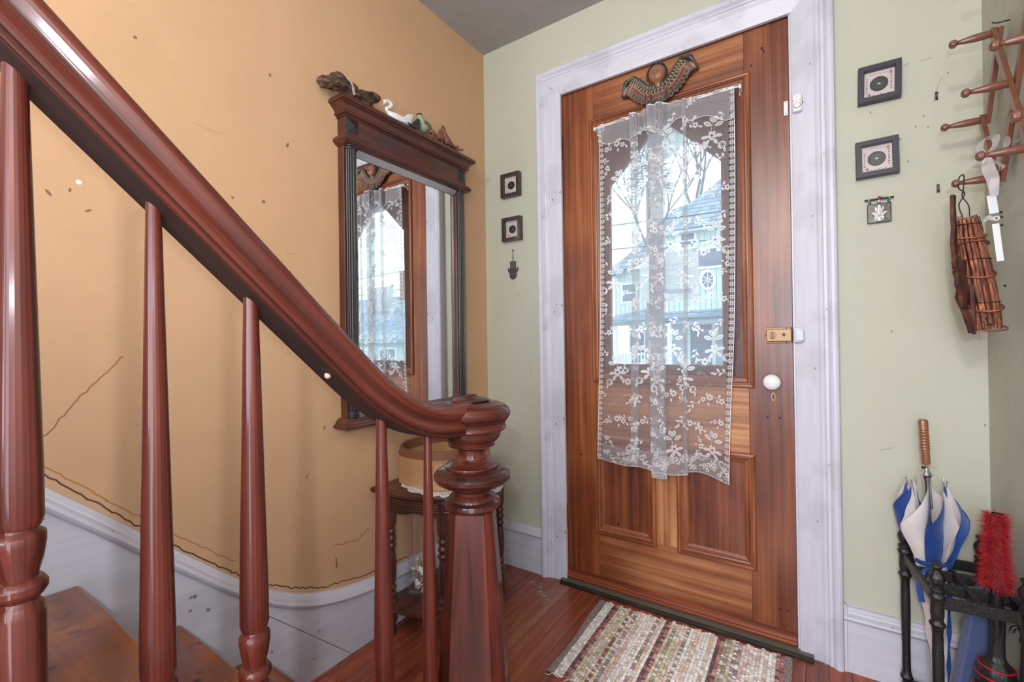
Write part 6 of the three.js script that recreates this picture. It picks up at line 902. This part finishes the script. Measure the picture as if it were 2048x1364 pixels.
{ // cane with a crook
  const t = thing('walking_cane', 'black crook-handled walking cane at the front right of the stand', 'cane');
  part(t, 'cane_shaft', tube([[1.905, 0.03, 0.315], [1.910, 0.25, 0.312], [1.914, 0.385, 0.31], [1.9115, 0.412, 0.309], [1.904, 0.419, 0.309], [1.896, 0.414, 0.31], [1.8925, 0.404, 0.312]], 0.0055, 40, 10), M.iron);
  part(t, 'cane_ferrule', new THREE.CylinderGeometry(0.0065, 0.0075, 0.02, 12).translate(1.9048, 0.035, 0.315), M.black);
}

// ------------------------------------------------------------------ outside the door
{
  const g = struct('ground_outside'); part(g, 'frozen_lawn', box(-30, 45, -0.75, -0.6, -60, -1.6, 'x', 0), mat(0x9fa4a2, 0.95));
  const pf = struct('porch_floor_outside'); for (let i = 0; i < 12; i++) part(pf, 'porch_board', box(-0.6, 2.6, -0.06, -0.02, -0.26 - i * 0.115, -0.15 - i * 0.115, 'x', 0.002), mat(0x9a9a9c, 0.6));
  const pc = struct('porch_ceiling_outside'); part(pc, 'porch_ceiling', box(-0.4, 2.6, 2.46, 2.54, -1.0, -0.141, 'x', 0), mat(0x9a989c, 0.8));
  const lamp = thing('porch_lamp', 'frosted white bowl lamp hanging outside under the porch ceiling', 'lamp', null, [0.79, 2.17, -0.62]);
  part(lamp, 'glass_bowl', lathe(smoothPts([[0.0001, 0.02], [0.03, 0.022], [0.065, 0.04], [0.092, 0.075], [0.10, 0.115], [0.092, 0.15], [0.07, 0.175], [0.05, 0.185]], 3), 36), mat(0xf2f4f4, 0.5, { transmission: 0.7, thickness: 0, side: THREE.DoubleSide }));
  part(lamp, 'lamp_collar', crease(lathe([[0.05, 0.183], [0.056, 0.19], [0.05, 0.205], [0.02, 0.212], [0.012, 0.29], [0.0001, 0.29]], 28), 0.6), mat(0xb8b6b2, 0.5));

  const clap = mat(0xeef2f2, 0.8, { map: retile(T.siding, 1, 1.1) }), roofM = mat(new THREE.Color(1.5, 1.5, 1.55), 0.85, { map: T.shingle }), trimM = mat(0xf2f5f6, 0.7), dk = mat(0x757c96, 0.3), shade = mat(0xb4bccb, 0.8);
  // windows of the house across the street
  const window_ = (p, x0, x1, y0, y1, z, cols = 1, rows = 2) => { const w = sub(p, 'window'); for (const [a, b, c, d] of [[x0 - 0.06, x0, y0 - 0.06, y1 + 0.06], [x1, x1 + 0.06, y0 - 0.06, y1 + 0.06], [x0, x1, y1, y1 + 0.06], [x0, x1, y0 - 0.06, y0]]) part(w, 'window_casing', box(a, b, c, d, z, z + 0.06, 'y', 0.004), trimM); part(w, 'pane', box(x0, x1, y0, y1, z, z + 0.015, 'y', 0), dk); for (let i = 1; i < rows; i++) { const y = lerp(y0, y1, i / rows); part(w, 'sash_bar', box(x0, x1, y - 0.02, y + 0.02, z + 0.01, z + 0.035, 'x', 0), trimM); } for (let i = 1; i < cols; i++) { const x = lerp(x0, x1, i / cols); part(w, 'sash_bar', box(x - 0.015, x + 0.015, y0, y1, z + 0.01, z + 0.035, 'y', 0), trimM); } };
  const Z = -11, h = thing('house', 'white clapboard house with grey shingle roof and columned porch across the street', 'house');
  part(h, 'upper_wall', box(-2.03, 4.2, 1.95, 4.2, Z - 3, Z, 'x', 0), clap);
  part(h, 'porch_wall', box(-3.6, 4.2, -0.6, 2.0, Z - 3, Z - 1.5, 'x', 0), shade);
  part(h, 'wing_wall', box(-3.62, -2.03, 1.7, 3.3, Z - 2.6, Z - 0.3, 'x', 0), clap);
  part(h, 'corner_board', box(-2.06, -1.94, 1.95, 4.2, Z, Z + 0.03), trimM); for (const x of [-1.66, -0.62]) part(h, 'corner_board', box(x - 0.05, x + 0.05, 3.5, 4.2, Z, Z + 0.025), trimM);
  const slab = (pts, th, n, m) => { const s = [], p = pts.map((q) => V(...q)), nrm = p[1].clone().sub(p[0]).cross(p[2].clone().sub(p[0])).normalize().multiplyScalar(-th); const f = (a, b, c) => s.push(a, b, c); const q = p.map((v) => v.clone().add(nrm)); for (let i = 1; i < p.length - 1; i++) { f(p[0], p[i], p[i + 1]); f(q[0], q[i + 1], q[i]); } for (let i = 0; i < p.length; i++) { const j = (i + 1) % p.length; f(p[i], q[i], q[j]); f(p[i], q[j], p[j]); } const gg = new THREE.BufferGeometry(); gg.setAttribute('position', new THREE.Float32BufferAttribute(s.flatMap((v) => [v.x, v.y, v.z]), 3)); gg.computeVertexNormals(); return part(h, n, uvBox(gg, 'y'), m); };
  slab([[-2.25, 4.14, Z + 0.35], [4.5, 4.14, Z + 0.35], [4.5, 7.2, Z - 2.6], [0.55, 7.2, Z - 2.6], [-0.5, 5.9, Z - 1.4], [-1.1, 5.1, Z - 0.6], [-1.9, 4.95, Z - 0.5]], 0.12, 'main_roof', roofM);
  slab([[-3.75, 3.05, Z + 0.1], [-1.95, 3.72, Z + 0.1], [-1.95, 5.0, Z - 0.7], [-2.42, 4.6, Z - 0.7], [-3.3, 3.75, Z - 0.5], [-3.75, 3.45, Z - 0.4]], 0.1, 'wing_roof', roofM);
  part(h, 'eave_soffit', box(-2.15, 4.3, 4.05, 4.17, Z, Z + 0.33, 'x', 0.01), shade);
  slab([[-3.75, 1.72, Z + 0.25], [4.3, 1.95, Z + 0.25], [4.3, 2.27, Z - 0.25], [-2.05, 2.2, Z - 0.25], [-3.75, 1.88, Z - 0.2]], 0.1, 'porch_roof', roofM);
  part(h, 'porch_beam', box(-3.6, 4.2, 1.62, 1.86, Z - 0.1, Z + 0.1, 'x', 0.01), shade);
  for (const x of [-3.5, -1.92, 0.6, 2.6]) { const c = sub(h, 'porch_column'); part(c, 'column_shaft', moved(new THREE.CylinderGeometry(0.06, 0.075, 2.0, 18), x, 0.72, Z), trimM); part(c, 'column_capital', box(x - 0.1, x + 0.1, 1.66, 1.75, Z - 0.1, Z + 0.1, 'y', 0.01), trimM); part(c, 'column_plinth', box(x - 0.1, x + 0.1, -0.33, -0.22, Z - 0.1, Z + 0.1, 'y', 0.01), trimM); }
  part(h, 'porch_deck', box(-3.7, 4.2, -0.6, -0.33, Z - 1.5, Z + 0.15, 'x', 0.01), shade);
  const rl = sub(h, 'porch_railing'); for (const y of [0.48, 0.76]) part(rl, 'railing_bar', box(-3.5, -1.92, y, y + 0.05, Z - 0.03, Z + 0.03, 'x', 0.005), trimM); part(rl, 'railing_bar', box(-3.5, -1.92, 0.0, 0.05, Z - 0.03, Z + 0.03, 'x', 0.005), trimM); for (let i = 0; i < 15; i++) part(rl, 'railing_spindle', box(-3.44 + i * 0.1, -3.405 + i * 0.1, 0.04, 0.78, Z - 0.018, Z + 0.018, 'y', 0), trimM);
  for (let i = 0; i < 4; i++) part(h, 'porch_step', box(-1.7, -0.4, -0.6 + i * 0.01, -0.36 - i * 0.0 + i * 0.0 - 0.07 * (3 - i) + 0.0, Z + 0.15 + (3 - i) * 0.0, Z + 0.4 + (3 - i) * 0.25, 'x', 0.01), trimM);
  const dr = sub(h, 'front_door'); part(dr, 'door_casing', box(-1.78, -0.98, -0.33, 1.72, Z - 1.5, Z - 1.45), trimM); part(dr, 'door_leaf', box(-1.68, -1.08, -0.33, 1.62, Z - 1.46, Z - 1.43), dk);
  window_(h, -1.55, -1.22, 3.70, 4.05, Z, 1, 2); window_(h, -0.60, -0.22, 3.66, 4.02, Z, 1, 2); window_(h, -1.12, -0.10, 3.12, 3.58, Z, 1, 1); window_(h, 0.4, 1.2, 2.9, 3.9, Z, 2, 2); window_(h, -3.35, -2.95, 2.35, 2.85, Z - 0.3, 1, 2);
  window_(h, -3.9 + 0.35, -3.1, 0.3, 1.5, Z - 1.5, 2, 2); window_(h, 0.2, 1.4, 0.3, 1.5, Z - 1.5, 2, 2);
  const ov = sub(h, 'oval_window'); const os = new THREE.Shape(); os.absellipse(0, 0, 0.20, 0.27, 0, Math.PI * 2); const oh = new THREE.Path(); oh.absellipse(0, 0, 0.145, 0.21, 0, Math.PI * 2); os.holes.push(oh); part(ov, 'oval_casing', extrude(os, 0.05, 0.005, 1, 24).translate(-0.895, 2.76, Z), trimM); const op = new THREE.Shape(); op.absellipse(0, 0, 0.15, 0.215, 0, Math.PI * 2); part(ov, 'pane', extrude(op, 0.01, 0, 1, 24).translate(-0.895, 2.76, Z + 0.002), dk); for (let i = 0; i < 4; i++) part(ov, 'glazing_bar', moved(box(-0.01, 0.01, -0.2, 0.2, 0, 0.02, 'y', 0), -0.895, 2.76, Z + 0.012, 0, 0, i * Math.PI / 4), trimM);

  const h2 = thing('house', 'low white neighbouring house down the street, seen only in the mirror', 'house');
  part(h2, 'wall', box(9.5, 18, -0.6, 1.25, -14, -8.8, 'x', 0), clap); for (const x of [10.6, 12.2, 13.6, 15]) window_(h2, x, x + 0.8, 0.35, 1.0, -8.8, 2, 1);
  { const s = new THREE.Shape([[-14.3, 1.2], [-8.5, 1.2], [-11.4, 3.2]].map((p) => new THREE.Vector2(-p[0], p[1]))); part(h2, 'gable_roof', uvBox(extrude(s, 8.8, 0).rotateY(Math.PI / 2).translate(9.3, 0, 0), 'y'), roofM); part(h2, 'chimney', box(12.4, 12.9, 2.6, 4.2, -11.6, -11.1, 'y', 0.01), mat(0x8a7068, 0.9)); }
  // bare tree and evergreen
  const tree = (name, label, x, z, H0, seed, spread) => {
    const t = thing(name, label, 'tree', null, [x, -0.6, z]), R = rng(seed), segs = [], barkM = mat(0x75727e, 0.9);
    const grow = (p, d, len, r, n) => { const e = p.clone().addScaledVector(d, len), mid = p.clone().lerp(e, 0.5).add(V((R() - 0.5) * len * 0.1, 0, (R() - 0.5) * len * 0.1)); segs.push([tube([p, mid, e], r, 3, n > 2 ? 6 : 4), n]); if (!n) return; const k = n > 3 ? 3 : 2 + (R() < 0.6 ? 1 : 0); for (let i = 0; i < k; i++) { const q = d.clone().add(V((R() - 0.5) * spread, (R() - 0.35) * spread * 0.7, (R() - 0.5) * spread)).normalize(); grow(e, q, len * (n === 5 ? 0.24 + 0.08 * R() : 0.62 + 0.25 * R()), r * 0.62, n - 1); } };
    grow(V(0, 0, 0), V(0.02, 1, 0).normalize(), H0, H0 > 5 ? 0.085 : 0.035, 5);
    part(t, 'trunk', merge(segs.filter((s) => s[1] >= 4).map((s) => s[0])), barkM); const c = part(t, 'branches', merge(segs.filter((s) => s[1] < 4).map((s) => s[0])), barkM); c.userData.kind = 'stuff';
  };
  tree('bare_tree', 'leafless grey tree standing behind the house across the street', -2.56, Z - 6, 6.4, 5, 1.7);
  tree('bare_tree', 'leafless tree with fine twigs left of the house across the street', -1.38, Z + 3.5, 3.5, 9, 1.5);
  { const t = thing('evergreen_tree', 'dark evergreen tree at the left behind the porch lamp', 'tree', null, [-1.12, -0.6, -6.6]); part(t, 'trunk', new THREE.CylinderGeometry(0.02, 0.07, 6.8, 10).translate(0, 3.4, 0), mat(0x8a8084, 0.9));
    const R = rng(23), N = 420, ng = new THREE.ConeGeometry(0.011, 0.2, 4).translate(0, 0.10, 0), im = new THREE.InstancedMesh(ng, mat(0x75808c, 0.9), N); im.name = 'needle_sprays'; im.userData.kind = 'stuff'; const m4 = new THREE.Matrix4(), q = new THREE.Quaternion();
    for (let i = 0; i < N; i++) { const y = 4.5 + 1.3 * R(), a = R() * 6.28, rr = (7.2 - y) * 0.15 * Math.sqrt(R()); q.setFromUnitVectors(V(0, 1, 0), V(Math.cos(a), -0.35 + 0.5 * R(), Math.sin(a)).normalize()); m4.compose(V(Math.cos(a) * rr, y, Math.sin(a) * rr), q, V(1, 0.6 + 0.7 * R(), 1)); im.setMatrixAt(i, m4); } t.add(im); }
  const wm = mat(0x3c3f48, 0.8); [[4.62, 4.50, -8.2, 'upper'], [3.92, 3.76, -8.2, 'lower']].forEach(([a, b, z, w]) => { const k = (y) => 1.159 + (y - 1.159) * (1.98 - z) / 12.98; const t = thing('overhead_wire', `dark overhead wire strung across the street, the ${w} of the two`, 'wire'); part(t, 'cable', tube([[-7, k(a + 0.22), z], [-2, k((a + b) / 2 + 0.05), z], [14, k(b - 0.5), z]], 0.011, 60, 6), wm); });
}

// ------------------------------------------------------------------ hall lamp, added rear fill lamp and flash (behind or above the camera)
function globeLamp(L, label) {
  const t = thing('ceiling_lamp', label, 'lamp', null, L.at);
  part(t, 'lamp_globe', new THREE.SphereGeometry(0.11, 32, 20), mat(0xffffff, 0.4, { emissive: new THREE.Color(1, 0.95, 0.86), emissiveIntensity: 1.2 }));
  part(t, 'lamp_stem', crease(lathe([[0.0001, 0.10], [0.045, 0.10], [0.045, 0.12], [0.012, 0.14], [0.012, 0.245], [0.06, 0.255], [0.06, H - L.at[1]], [0.0001, H - L.at[1]]], 24), 0.6), M.brass);
  const p = new THREE.PointLight(L.color, L.power); p.shadow.radius = 5.5; p.name = 'lamp_light'; t.add(p);
}
globeLamp(HALL_LAMP, 'white glass globe lamp hanging from the hall ceiling above the camera');
globeLamp(ADDED_REAR_LAMP, 'added white globe lamp near the rear window, unseen fill light for the walls');
{
  const t = thing('flash_unit', 'small photographic flash head on a slim stand behind the camera', 'flash', null, FLASH.at);
  part(t, 'flash_light_head', new THREE.SphereGeometry(0.03, 20, 14), mat(0xffffff, 0.4, { emissive: new THREE.Color(1, 1, 1), emissiveIntensity: 1.5 }));
  part(t, 'light_stand', new THREE.CylinderGeometry(0.008, 0.008, FLASH.at[1] - 0.03, 10).translate(0, -(FLASH.at[1] - 0.03) / 2 - 0.03, 0), M.black);
  part(t, 'stand_foot', new THREE.CylinderGeometry(0.12, 0.13, 0.012, 24).translate(0, -FLASH.at[1] + 0.006, 0), M.black);
  const p = new THREE.PointLight(FLASH.color, FLASH.power); p.shadow.radius = 0.7; p.name = 'flash_light'; t.add(p);
}
scene.traverse((o) => { if (o.isMesh) { o.castShadow = true; o.receiveShadow = true; } if (o.isPointLight) o.castShadow = true; });
renderer.render(scene, camera);
